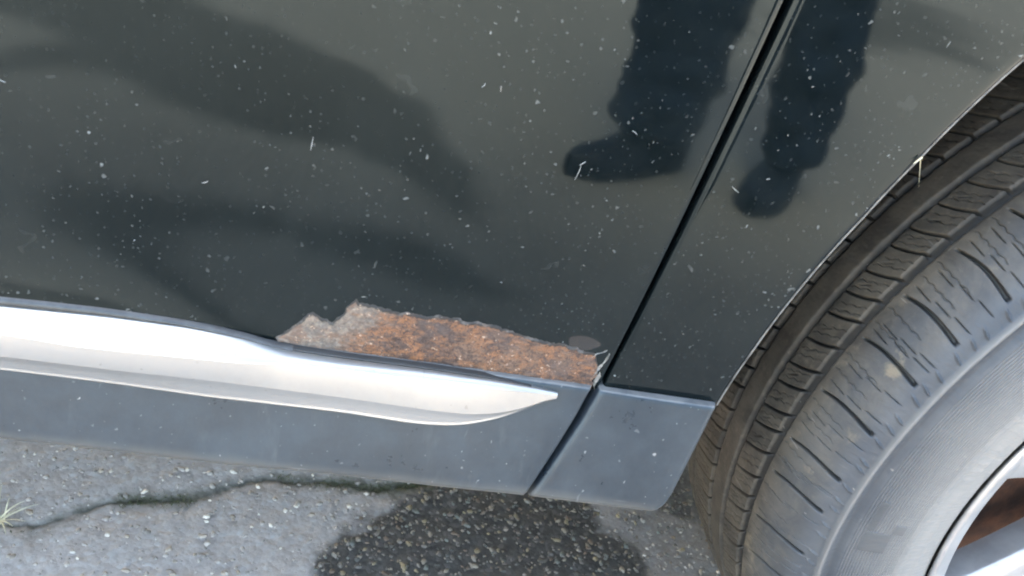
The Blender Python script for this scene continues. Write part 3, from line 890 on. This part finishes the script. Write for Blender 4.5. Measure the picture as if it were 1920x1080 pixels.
def liner(name, ca, y0, y1, parent):
    V = []
    for p in np.radians(np.linspace(188, -6, 64)):
        r = 0.392
        V.append([(ca[0] + r * math.cos(p), y, ca[1] + r * math.sin(p)) for y in np.linspace(y0, y1, 8)])
    return grid_obj(name, np.array(V), LINER, parent)
liner('arch_liner', ARC, 0.022, 0.36, car)
liner('arch_liner', RARC, 0.022, 0.36, car)
liner('arch_liner', ARC, W_ - 0.36, W_ - 0.01, car)
liner('arch_liner', RARC, W_ - 0.36, W_ - 0.01, car)

# far flank (arches cut), roof, bonnet, boot, glass, bumpers
V = []
for x in np.linspace(-2.85, 1.33, 210):
    lo = 0.30
    for ca in (ARC, RARC):
        if abs(x - ca[0]) < 0.375: lo = max(lo, ca[1] + math.sqrt(0.375 ** 2 - (x - ca[0]) ** 2))
    top_ = wing_top(x)
    V.append([(x, W_ - float(flank(0.3, z)), z) for z in np.linspace(lo, top_, 14)])
grid_obj('far_side', np.array(V)[::-1], PAINT, car)
def loft(name, profs, mat, parent=car):
    return grid_obj(name, np.array(profs, float), mat, parent)
def across(x, z, yin, crown, n=17):
    y = np.linspace(yin, W_ - yin, n); t = np.linspace(-1, 1, n)
    return [(x, yy, z - crown * tt_ ** 2 * (1 if abs(tt_) < 0.99 else 1.4)) for yy, tt_ in zip(y, t)]
loft('bonnet', [across(0.22, 0.985, 0.016, 0.035), across(0.50, 0.965, 0.016, 0.04), across(0.85, 0.925, 0.016, 0.04), across(1.15, 0.865, 0.02, 0.04), across(1.31, 0.80, 0.03, 0.06)], PAINT)
loft('windscreen', [across(0.26, 0.975, 0.05, 0.03), across(-0.02, 1.16, 0.13, 0.03), across(-0.38, 1.38, 0.235, 0.025)], GLASS)
loft('roof', [across(-0.37, 1.385, 0.235, 0.03), across(-0.7, 1.435, 0.25, 0.04), across(-1.3, 1.44, 0.25, 0.04), across(-1.95, 1.37, 0.25, 0.04)], PAINT)
loft('rear_window', [across(-1.94, 1.37, 0.25, 0.03), across(-2.25, 1.17, 0.15, 0.03), across(-2.5, 0.985, 0.08, 0.03)], GLASS)
loft('boot_lid', [across(-2.49, 0.985, 0.03, 0.035), across(-2.7, 0.97, 0.03, 0.035), across(-2.86, 0.93, 0.05, 0.04), across(-2.88, 0.60, 0.04, 0.0)], PAINT)
for side in (0, 1):
    f = (lambda y: y) if side == 0 else (lambda y: W_ - y)
    y0, y1 = 0.026, 0.236
    loft('front_side_window', [[(0.20, f(y0), 0.955), (-0.36, f(y1), 1.372)], [(-0.45, f(y0), 0.955), (-0.45, f(y1 + 0.008), 1.385)], [(-0.88, f(y0), 0.955), (-0.84, f(y1 + 0.015), 1.395)]], GLASS)
    loft('window_pillar', [[(-0.88, f(y0 - 0.002), 0.95), (-0.84, f(y1 + 0.012), 1.40)], [(-0.98, f(y0 - 0.002), 0.95), (-0.94, f(y1 + 0.012), 1.40)]], RUBBER)
    loft('rear_side_window', [[(-0.98, f(y0), 0.955), (-0.94, f(y1 + 0.015), 1.395)], [(-1.6, f(y0), 0.955), (-1.6, f(y1 + 0.012), 1.39)]], GLASS)
    loft('roof_pillar', [[(-1.6, f(y0 - 0.004), 0.95), (-1.6, f(y1 + 0.008), 1.39)], [(-2.51, f(y0 + 0.02), 0.95), (-1.95, f(y1 + 0.013), 1.36)]], PAINT)
def bumper(name, x0, x1):
    V = []
    for t in np.linspace(-1, 1, 33):
        y = W_ / 2 + t * (W_ / 2 - 0.004)
        bow = abs(t) ** 5
        V.append([(x0 + (x1 - x0) * (1 - bow) * k, y, z) for z, k in ((0.26, 0.55), (0.30, 0.85), (0.42, 1.0), (0.56, 1.0), (0.66, 0.8), (0.725, 0.15))])
    return grid_obj(name, np.array(V), PAINT, car)
bumper('front_bumper', 1.32, 1.50)
bumper('rear_bumper', -2.84, -2.98)
for y in (0.22, W_ - 0.22):
    V = [[(1.462 + 0.02 * math.cos(a) * r, y + 0.15 * r * math.sin(a), 0.70 + 0.06 * r * math.cos(a)) for r in np.linspace(0.02, 1, 5)] for a in np.linspace(0, 2 * math.pi, 24)]
    grid_obj('headlight', np.array(V), LAMP, car)
    V = [[(-2.962, y + 0.10 * r * math.sin(a), 0.72 + 0.09 * r * math.cos(a)) for r in np.linspace(0.02, 1, 5)] for a in np.linspace(0, 2 * math.pi, 24)]
    grid_obj('tail_light', np.array(V), RED, car)
for x in (0.02, -1.06):
    V = [[(x - 0.10 + 0.18 * t, float(flank(x, 0.86)) - 0.022 * math.sin(math.pi * t) - 0.006 * math.sin(a), 0.86 + 0.014 * math.cos(a)) for a in np.linspace(0, 2 * math.pi, 12)] for t in np.linspace(0, 1, 16)]
    grid_obj('door_handle', np.array(V), PAINT, door if x > -0.5 else rear_door)

# ---- wheels
def build_tyre(parent):
    prof = np.array([(-0.090, 0.2035), (-0.095, 0.210), (-0.0985, 0.235), (-0.098, 0.255), (-0.094, 0.275), (-0.085, 0.2945), (-0.070, 0.3030), (-0.045, 0.3062), (-0.015, 0.3078), (0.010, 0.3076), (0.035, 0.3062), (0.052, 0.3038),
                     (0.065, 0.2995), (0.075, 0.2935), (0.0815, 0.2875), (0.0855, 0.2815), (0.0885, 0.2745), (0.0935, 0.262), (0.0968, 0.250), (0.0980, 0.238), (0.0975, 0.225), (0.0958, 0.214), (0.0942, 0.2085), (0.0905, 0.2050)])
    d = np.r_[0, np.cumsum(np.hypot(*np.diff(prof, axis=0).T))]
    fine = np.r_[np.linspace(0, d[6], 20), np.linspace(d[6], d[7], 12)[1:], np.linspace(d[7], d[16], 150)[1:], np.linspace(d[16], d[-1], 50)[1:]]
    def sm(col):
        acc = 0
        for o in np.linspace(-0.004, 0.004, 9): acc = acc + np.interp(np.clip(fine + o, 0, d[-1]), d, prof[:, col])
        return acc / 9
    a, r = sm(0), sm(1)
    ta, tr = np.gradient(a), np.gradient(r)
    ln = np.hypot(ta, tr); na, nr = -tr / ln, ta / ln        # outward normal of the profile
    th = np.radians(np.r_[np.linspace(128, 210, 1300), np.linspace(215, 485, 360)[1:-1]])
    A, TH = np.meshgrid(a, np.degrees(th), indexing='xy')
    Rr = np.repeat(r[None], len(th), 0)
    wob = fbm(TH * 1.3, A * 300, 2, 5) * 0.0004
    dep = np.zeros_like(A)
    def cut(dist, half, depth):
        return depth * smooth01((half * 1.5 - dist) / (half * 0.9))
    for g, w, dp in ((0.0406, 0.0021, 0.0058), (0.0134, 0.0018, 0.0055), (-0.0083, 0.0018, 0.0055), (-0.047, 0.0020, 0.005)):
        dep = np.maximum(dep, cut(np.abs(A - g + wob), w, dp))
    mm = math.pi / 180 * 0.306                                # metres per degree on the tread
    def lines(pitch, phase, slope, a0, a1, half, depth, curve=0.0, fade0=False):
        t = (A - a0) / (a1 - a0)
        c = (TH - phase - slope * t - curve * np.sin(np.pi * np.clip(t, 0, 1)))
        jit = vnoise(np.round(c / pitch) * 3.7, np.full_like(A, phase), 7) * 0.16 * pitch
        e = np.abs((c - jit + pitch / 2) % pitch - pitch / 2) * mm
        win = smooth01((A - a0) / 0.0015) * smooth01((a1 - A) / 0.0015)
        h = half * (0.55 + 0.6 * np.clip(t, 0, 1) if fade0 else 1.0)
        return cut(e, h, depth) * win
    P1 = 6.43
    dep = np.maximum(dep, lines(P1 / 2, 164.9, -2.1, 0.0140, 0.0406, 0.00085, 0.0042, 0.25, True))     # blocks of the second row
    dep = np.maximum(dep, lines(P1 / 2, 163.2, -1.0, 0.021, 0.028, 0.0003, 0.0016))                     # short sipes in them
    dep = np.maximum(dep, lines(P1 / 2, 165.6, -1.9, -0.045, -0.0085, 0.0008, 0.0034, 0.2, True))       # inner row
    dep = np.maximum(dep, lines(P1 / 2, 164.0, -0.9, -0.030, -0.022, 0.0003, 0.0016))
    dep = np.maximum(dep, lines(P1, 164.3, 0.25, 0.0475, 0.0815, 0.00115, 0.0045, -0.55, True))         # long shoulder slots
    for ph_, a0, a1 in ((162.3, 0.049, 0.058), (160.2, 0.051, 0.060), (162.1, 0.062, 0.0695), (160.0, 0.0635, 0.071), (162.0, 0.0735, 0.0795), (159.9, 0.0745, 0.080)):
        dep = np.maximum(dep, lines(P1, ph_, 0.25, a0 - 0.001, a1 + 0.002, 0.00028, 0.0019))
    def zig(pitch, phase, slope, a0, a1, half, depth, amp, period):
        t = (A - a0) / (a1 - a0)
        tri = np.abs(((A - a0) / period) % 1.0 - 0.5) * 4 - 1
        c = TH - phase - slope * t - amp * tri
        e = np.abs((c + pitch / 2) % pitch - pitch / 2) * mm
        return cut(e, half, depth) * smooth01((A - a0) / 0.001) * smooth01((a1 - A) / 0.001)
    for ph_ in (161.35, 159.35):
        dep = np.maximum(dep, 0.75 * zig(P1, ph_, 0.3, 0.0455, 0.070, 0.00022, 0.0016, 0.12, 0.006))
    for ph_ in (163.9, 162.9):
        dep = np.maximum(dep, 0.8 * zig(P1 / 2, ph_, -1.9, 0.0165, 0.0375, 0.00020, 0.0015, 0.14, 0.007))
    for ph_ in (164.5, 163.5):
        dep = np.maximum(dep, 0.8 * zig(P1 / 2, ph_, -1.7, -0.040, -0.012, 0.00020, 0.0015, 0.14, 0.007))
    raised = np.zeros_like(A)
    for ph_ in (158.6, 160.6, 162.6):                                                                     # moulded ticks below the shoulder
        raised = np.maximum(raised, lines(P1, ph_, 0.9, 0.0820, 0.0862, 0.00055, 0.0016))
    raised = np.maximum(raised, 0.0030 * np.exp(-((Rr - 0.2782) / 0.0017) ** 2) * (A > 0))                # rim protector rib
    dep = np.maximum(dep, 0.0018 * np.exp(-((Rr - 0.2728) / 0.0020) ** 2) * (A > 0))
    raised = np.maximum(raised, 0.0010 * np.exp(-((Rr - 0.2335) / 0.0009) ** 2) * (A > 0))
    raised = np.maximum(raised, 0.0007 * np.exp(-((Rr - 0.2215) / 0.0007) ** 2) * (A > 0))
    # moulded block character on the sidewall
    mark = np.zeros_like(A)
    for (t0, t1, r0, r1) in ((183.4, 187.2, 0.2480, 0.2648), (178.3, 183.5, 0.2590, 0.2648), (181.6, 183.5, 0.2425, 0.2500)):
        mark = np.maximum(mark, smooth01((TH - t0) / 0.2) * smooth01((t1 - TH) / 0.2) * smooth01((Rr - r0) / 0.0006) * smooth01((r1 - Rr) / 0.0006) * (A > 0))
    for k in range(26):                                                                                    # small raised dots near the bead
        t0 = 196 - k * 1.7 if k % 7 < 4 else None
        if t0: raised = np.maximum(raised, 0.0007 * np.exp(-(((TH - t0) * 0.0038) ** 2 + (Rr - 0.2275) ** 2) / 0.0007 ** 2) * (A > 0))
    disp = raised - dep + mark * 0.0005 + fbm(TH * 3, A * 400, 3, 11) * 0.00018
    AA = A + na[None] * disp; RR = Rr + nr[None] * disp
    T2 = np.radians(TH)
    V = np.stack([RR * np.cos(T2), -AA, RR * np.sin(T2)], -1)
    o = grid_obj('tyre', V, TYRE, parent, wrap_u=True, flip=True)
    fattr(o, 'rad', Rr); fattr(o, 'ax', A); fattr(o, 'mark', mark)
    fattr(o, 'groove', smooth01(dep / 0.0028) * (A < 0.083))
    return o

def lathe(name, prof, mat, parent, n=128):
    V = [[(r * math.cos(t), -a, r * math.sin(t)) for a, r in prof] for t in np.linspace(0, 2 * math.pi, n, endpoint=False)]
    return grid_obj(name, np.array(V), mat, parent, wrap_u=True, flip=True)

wheel = empty('wheel', (0.573, 0.0966, 0.3065), car)
wheel.rotation_euler = (0, 0, R(4.69))
build_tyre(wheel)
lathe('rim', [(-0.09, 0.2030), (-0.085, 0.190), (-0.06, 0.178), (0.03, 0.176), (0.066, 0.180), (0.078, 0.1862), (0.0865, 0.1890), (0.0905, 0.1905), (0.0925, 0.1935), (0.0945, 0.1995), (0.0962, 0.2035), (0.0962, 0.2056), (0.0945, 0.2066), (0.0925, 0.2050)], ALLOY, wheel)
# seven broad spokes
for k in range(7):
    c0 = 189.5 + 360 / 14 + k * 360 / 7
    V = []
    for i in range(15):
        t = i / 14
        r = 0.050 + t * (0.1895 - 0.050)
        hw = R(9.2) * 0.19 / max(r, 0.07) * (0.60 + 0.40 * t ** 2) + (R(1.5) * max(0, t - 0.8) / 0.2)
        a0 = 0.060 + 0.024 * t ** 0.7
        row = []
        for u, dd in ((-1, 0.022), (-1, 0.004), (-0.97, 0.0012), (-0.92, 0), (-0.5, -0.0015), (0, -0.002), (0.5, -0.0015), (0.92, 0), (0.97, 0.0012), (1, 0.004), (1, 0.022)):
            an = R(c0) + u * hw
            row.append((r * math.cos(an), -(a0 - dd), r * math.sin(an)))
        V.append(row)
    grid_obj('spoke', np.array(V), ALLOY, wheel, flip=True)
lathe('hub_cap', [(0.058, 0.078), (0.066, 0.070), (0.070, 0.056), (0.074, 0.040), (0.076, 0.020), (0.0765, 0.001)], ALLOY, wheel, 64)
lathe('brake_disc', [(0.000, 0.150), (0.022, 0.150), (0.024, 0.147), (0.024, 0.085), (0.030, 0.080), (0.045, 0.078), (0.047, 0.01)], RUSTY_IRON, wheel, 96)
lathe('dust_shield', [(-0.006, 0.174), (-0.004, 0.172), (-0.004, 0.02)], RUSTY_IRON, wheel, 64)
def copy_tree(o, parent):
    c = o.copy(); COL.objects.link(c); c.parent = parent
    for ch in list(o.children): copy_tree(ch, c)
    return c
for x, y, rz in ((-2.03, 0.105, 0), (0.573, W_ - 0.0966, math.pi), (-2.03, W_ - 0.105, math.pi)):
    w = copy_tree(wheel, car); w.location = (x, y, 0.3065); w.rotation_euler = (0, 0, rz)

# straw caught on the arch edge
st = empty('straw_bit', (0.2466, 0.0016, 0.5044))
tag(st, 'tiny pale bit of straw caught on the wheel arch edge', 'straw')
blade('straw_stem', (0.0, -0.0012, 0.0006), (0.0050, -0.0030, -0.0120), 0.0008, 0.0, STRAW, st)
blade('straw_fibre', (0.0004, -0.0012, 0.0012), (-0.0026, -0.0018, -0.0022), 0.0005, 0.0, STRAW, st)

# ------------------------------------------------------------------ the photographer, seen mirrored in the paint
DENIM = mat_simple('dark_navy_denim', (0.009, 0.019, 0.040), 0.85, var=0.4, scale=30, bump=0.3, bscale=500)
SHOE = mat_simple('dark_shoe_leather', (0.010, 0.014, 0.026), 0.6, var=0.3, scale=50)
JACKET = mat_simple('dark_grey_jacket', (0.03, 0.032, 0.036), 0.85, var=0.3, scale=20, bump=0.3)
SKIN = mat_simple('skin', (0.40, 0.24, 0.17), 0.5, var=0.12, scale=30)
HAIR = mat_simple('short_dark_hair', (0.03, 0.02, 0.014), 0.6, var=0.4, scale=200, bump=0.6, bscale=400)
BLACKP = mat_simple('black_camera_plastic', (0.015, 0.015, 0.016), 0.4, var=0.2)

def skin_mesh(name, chains, mat, parent, root=0, sub=2):
    """chains: lists of (x, y, z, radius); points closer than 0.1 mm are shared"""
    vs, rad, es, idx = [], [], [], {}
    for ch in chains:
        prev = None
        for (x, y, z, r) in ch:
            k = (round(x, 4), round(y, 4), round(z, 4))
            if k not in idx:
                idx[k] = len(vs); vs.append((x, y, z)); rad.append(r)
            if prev is not None and prev != idx[k]: es.append((prev, idx[k]))
            prev = idx[k]
    me = bpy.data.meshes.new(name); me.from_pydata(vs, es, []); me.update()
    o = bpy.data.objects.new(name, me); COL.objects.link(o)
    sm_ = o.modifiers.new('skin', 'SKIN'); sm_.use_smooth_shade = True
    for i, r in enumerate(rad):
        rr = r if isinstance(r, tuple) else (r, r)
        me.skin_vertices[0].data[i].radius = rr
        me.skin_vertices[0].data[i].use_root = (i == root)
    ss = o.modifiers.new('subdivision', 'SUBSURF'); ss.levels = sub; ss.render_levels = sub
    me.materials.append(mat); o.parent = parent
    return o

person = empty('person', (0.61, -1.05, 0.0))
tag(person, 'photographer in dark navy trousers and dark shoes mirrored in the car door', 'person')
PX = lambda pts: [(x - 0.61, y + 1.05, z, r) for x, y, z, r in pts]
pel = (0.58, -1.10, 0.92, 0.13)
handc = (0.060, -0.395, 0.605)
body = skin_mesh('body', [PX(c) for c in (
    [pel, (0.565, -1.03, 1.06, 0.12), (0.52, -0.92, 1.20, 0.145), (0.48, -0.82, 1.32, 0.13), (0.455, -0.74, 1.385, 0.055), (0.44, -0.68, 1.43, 0.06), (0.43, -0.645, 1.50, 0.088), (0.425, -0.635, 1.575, 0.075)],
    [pel, (0.495, -1.08, 0.84, 0.080), (0.462, -1.00, 0.51, 0.045), (0.482, -1.01, 0.12, 0.036), (0.49, -1.02, 0.05, 0.026), (0.43, -0.99, 0.028, 0.012)],
    [pel, (0.668, -1.09, 0.84, 0.080), (0.676, -0.99, 0.51, 0.042), (0.757, -1.02, 0.12, 0.036), (0.772, -1.045, 0.05, 0.026), (0.745, -1.005, 0.028, 0.012)],
    [(0.48, -0.82, 1.32, 0.13), (0.34, -0.78, 1.30, 0.062), (0.235, -0.66, 1.05, 0.048), (0.11, -0.455, 0.72, 0.032), (0.075, -0.415, 0.655, 0.034)],
    [(0.48, -0.82, 1.32, 0.13), (0.64, -0.84, 1.30, 0.062), (0.73, -0.86, 1.02, 0.048), (0.70, -0.72, 0.86, 0.032), (0.69, -0.68, 0.82, 0.034)])], SKIN, person)
# fingers: short chains rooted in each palm
def fingers(palm, fwd, side, up, parent, lens=(0.070, 0.078, 0.073, 0.058)):
    palm, fwd, side, up = Vector(palm), Vector(fwd).normalized(), Vector(side).normalized(), Vector(up).normalized()
    for k, l in enumerate(lens):
        b = palm + side * (0.030 - 0.019 * k) + fwd * 0.02
        p1 = b + fwd * l * 0.45 - up * 0.004; p2 = p1 + fwd * l * 0.25 - up * l * 0.25; p3 = p2 - up * l * 0.28
        skin_mesh('finger', [PX([(*b, 0.0095), (*p1, 0.0088), (*p2, 0.0080), (*p3, 0.0068)])], SKIN, parent)
    b = palm + side * 0.030 - fwd * 0.015
    p1 = b + side * 0.022 + fwd * 0.025; p2 = p1 + fwd * 0.028 - up * 0.010
    skin_mesh('thumb', [PX([(*b, 0.0115), (*p1, 0.0100), (*p2, 0.0085)])], SKIN, parent)
fingers((0.075, -0.415, 0.655), (-0.35, -0.05, -0.55), (0.2, -0.9, 0.1), (-0.5, 0.5, 0.6), body)
fingers((0.69, -0.68, 0.82), (-0.1, 0.4, -0.5), (-0.9, -0.1, 0.1), (0.2, 0.6, 0.5), body)
for dx in (-0.028, 0.028):
    e = lathe('eye', [(0.011, 0.001), (0.009, 0.008), (0.0, 0.0115), (-0.008, 0.008), (-0.011, 0.001)], mat_simple('eye_white', (0.5, 0.5, 0.48), 0.2), body, 14)
    e.location = (0.428 - 0.61 + dx, -0.572 + 1.05, 1.525); e.rotation_euler = (0, 0, math.pi)
skin_mesh('nose', [PX([(0.428, -0.565, 1.53, 0.010), (0.428, -0.548, 1.495, 0.014), (0.428, -0.558, 1.485, 0.012)])], SKIN, body)
skin_mesh('hair', [PX([(0.43, -0.70, 1.50, 0.07), (0.428, -0.675, 1.575, 0.085), (0.426, -0.63, 1.62, 0.070), (0.424, -0.585, 1.60, 0.045)])], HAIR, person)
skin_mesh('mouth', [PX([(0.408, -0.562, 1.462, 0.005), (0.428, -0.556, 1.460, 0.007), (0.448, -0.562, 1.462, 0.005)])], mat_simple('lip', (0.35, 0.13, 0.11), 0.5), body)
for dx in (-0.088, 0.088):
    skin_mesh('ear', [PX([(0.428 + dx, -0.645, 1.54, 0.013), (0.428 + dx * 1.08, -0.652, 1.515, 0.014), (0.428 + dx, -0.648, 1.49, 0.010)])], SKIN, body)

# trousers: each leg with its own width and folds, bunched over the shoe
def trousers():
    tex = bpy.data.textures.new('folds', 'CLOUDS'); tex.noise_scale = 0.06
    o = skin_mesh('trousers', [PX(c) for c in (
        [(0.58, -1.10, 0.93, 0.150), (0.490, -1.08, 0.84, 0.108), (0.462, -1.00, 0.52, 0.092), (0.468, -0.995, 0.38, 0.090), (0.485, -1.00, 0.27, 0.086), (0.492, -1.005, 0.19, 0.082), (0.480, -1.005, 0.140, 0.083), (0.470, -1.005, 0.085, 0.074)],
        [(0.58, -1.10, 0.93, 0.150), (0.675, -1.09, 0.84, 0.108), (0.672, -0.99, 0.52, 0.082), (0.693, -0.995, 0.40, 0.076), (0.725, -1.00, 0.28, 0.070), (0.742, -1.01, 0.20, 0.066), (0.754, -1.015, 0.130, 0.060), (0.762, -1.025, 0.085, 0.060)],
        [(0.58, -1.10, 0.93, 0.150), (0.577, -1.08, 1.02, 0.140)])], DENIM, person, 0, 3)
    d = o.modifiers.new('folds', 'DISPLACE'); d.texture = tex; d.strength = 0.040; d.mid_level = 0.5; d.texture_coords = 'LOCAL'
trousers()
skin_mesh('jacket', [PX(c) for c in (
    [(0.580, -1.10, 0.90, 0.168), (0.577, -1.07, 1.00, 0.162), (0.562, -1.02, 1.08, 0.155), (0.52, -0.92, 1.21, 0.172), (0.48, -0.82, 1.33, 0.150), (0.462, -0.765, 1.375, 0.075)],
    [(0.48, -0.82, 1.33, 0.150), (0.335, -0.78, 1.30, 0.085), (0.235, -0.66, 1.05, 0.066), (0.125, -0.475, 0.755, 0.048)],
    [(0.48, -0.82, 1.33, 0.150), (0.645, -0.84, 1.30, 0.085), (0.73, -0.86, 1.02, 0.066), (0.702, -0.735, 0.875, 0.048)])], JACKET, person)

def shoe(heel, toe):
    hx, hy = heel; tx, ty = toe
    L_ = math.hypot(tx - hx, ty - hy); dx, dy = (tx - hx) / L_, (ty - hy) / L_
    V = []
    for t in np.linspace(0, 1, 22):
        s = t * L_
        w = 0.034 + 0.014 * math.sin(math.pi * min(1, max(0, (t - 0.25) / 0.75))) - 0.006 * max(0, 0.3 - t)
        w *= math.sqrt(max(0.03, 1 - max(0, (t - 0.82) / 0.18) ** 2)) * math.sqrt(max(0.03, 1 - max(0, (0.10 - t) / 0.10) ** 2))
        hgt_ = 0.115 - 0.052 * smooth01((t - 0.30) / 0.45) - 0.016 * smooth01((t - 0.80) / 0.20)
        row = []
        for a in np.linspace(0, 2 * math.pi, 20):
            c, z = math.cos(a), math.sin(a)
            zz = 0.012 + (max(z, 0) ** 0.8) * (hgt_ - 0.012) if z > 0 else 0.012 + z * 0.012
            ww = w * (abs(c) ** 0.7) * (1 if c > 0 else -1) * (1.0 if z < 0.3 else 1.0 - 0.25 * (z - 0.3))
            row.append((hx + dx * s - dy * ww - 0.61, hy + dy * s + dx * ww + 1.05, zz))
        V.append(row)
    return grid_obj('shoe', np.array(V), SHOE, person)
shoe((0.585, -1.077), (0.338, -0.936))
shoe((0.835, -1.135), (0.672, -0.905))

# compact camera in the photographer's hand
bm = bmesh.new()
bmesh.ops.create_cube(bm, size=1.0)
bmesh.ops.scale(bm, vec=(0.098, 0.058, 0.022), verts=bm.verts)
bmesh.ops.bevel(bm, geom=bm.edges[:], offset=0.004, segments=3, affect='EDGES')
me = bpy.data.meshes.new('body'); bm.to_mesh(me); bm.free(); me.materials.append(BLACKP)
camera_thing = empty('compact_camera', (0, 0, 0))
tag(camera_thing, 'small black compact camera in the photographer hand', 'camera')
cb = bpy.data.objects.new('camera_body', me); COL.objects.link(cb); cb.parent = camera_thing
lens = lathe('lens_barrel', [(-0.002, 0.020), (0.012, 0.020), (0.013, 0.018), (0.013, 0.016)], BLACKP, camera_thing, 40)
lens.rotation_euler = (R(-90), 0, 0)
lens.location = (0, 0, -0.011)
mw = Matrix((AX_R, AX_U, -AX_F)).transposed().to_4x4()
mw.translation = CAM - AX_F * 0.036 + AX_R * 0.0
camera_thing.matrix_world = mw
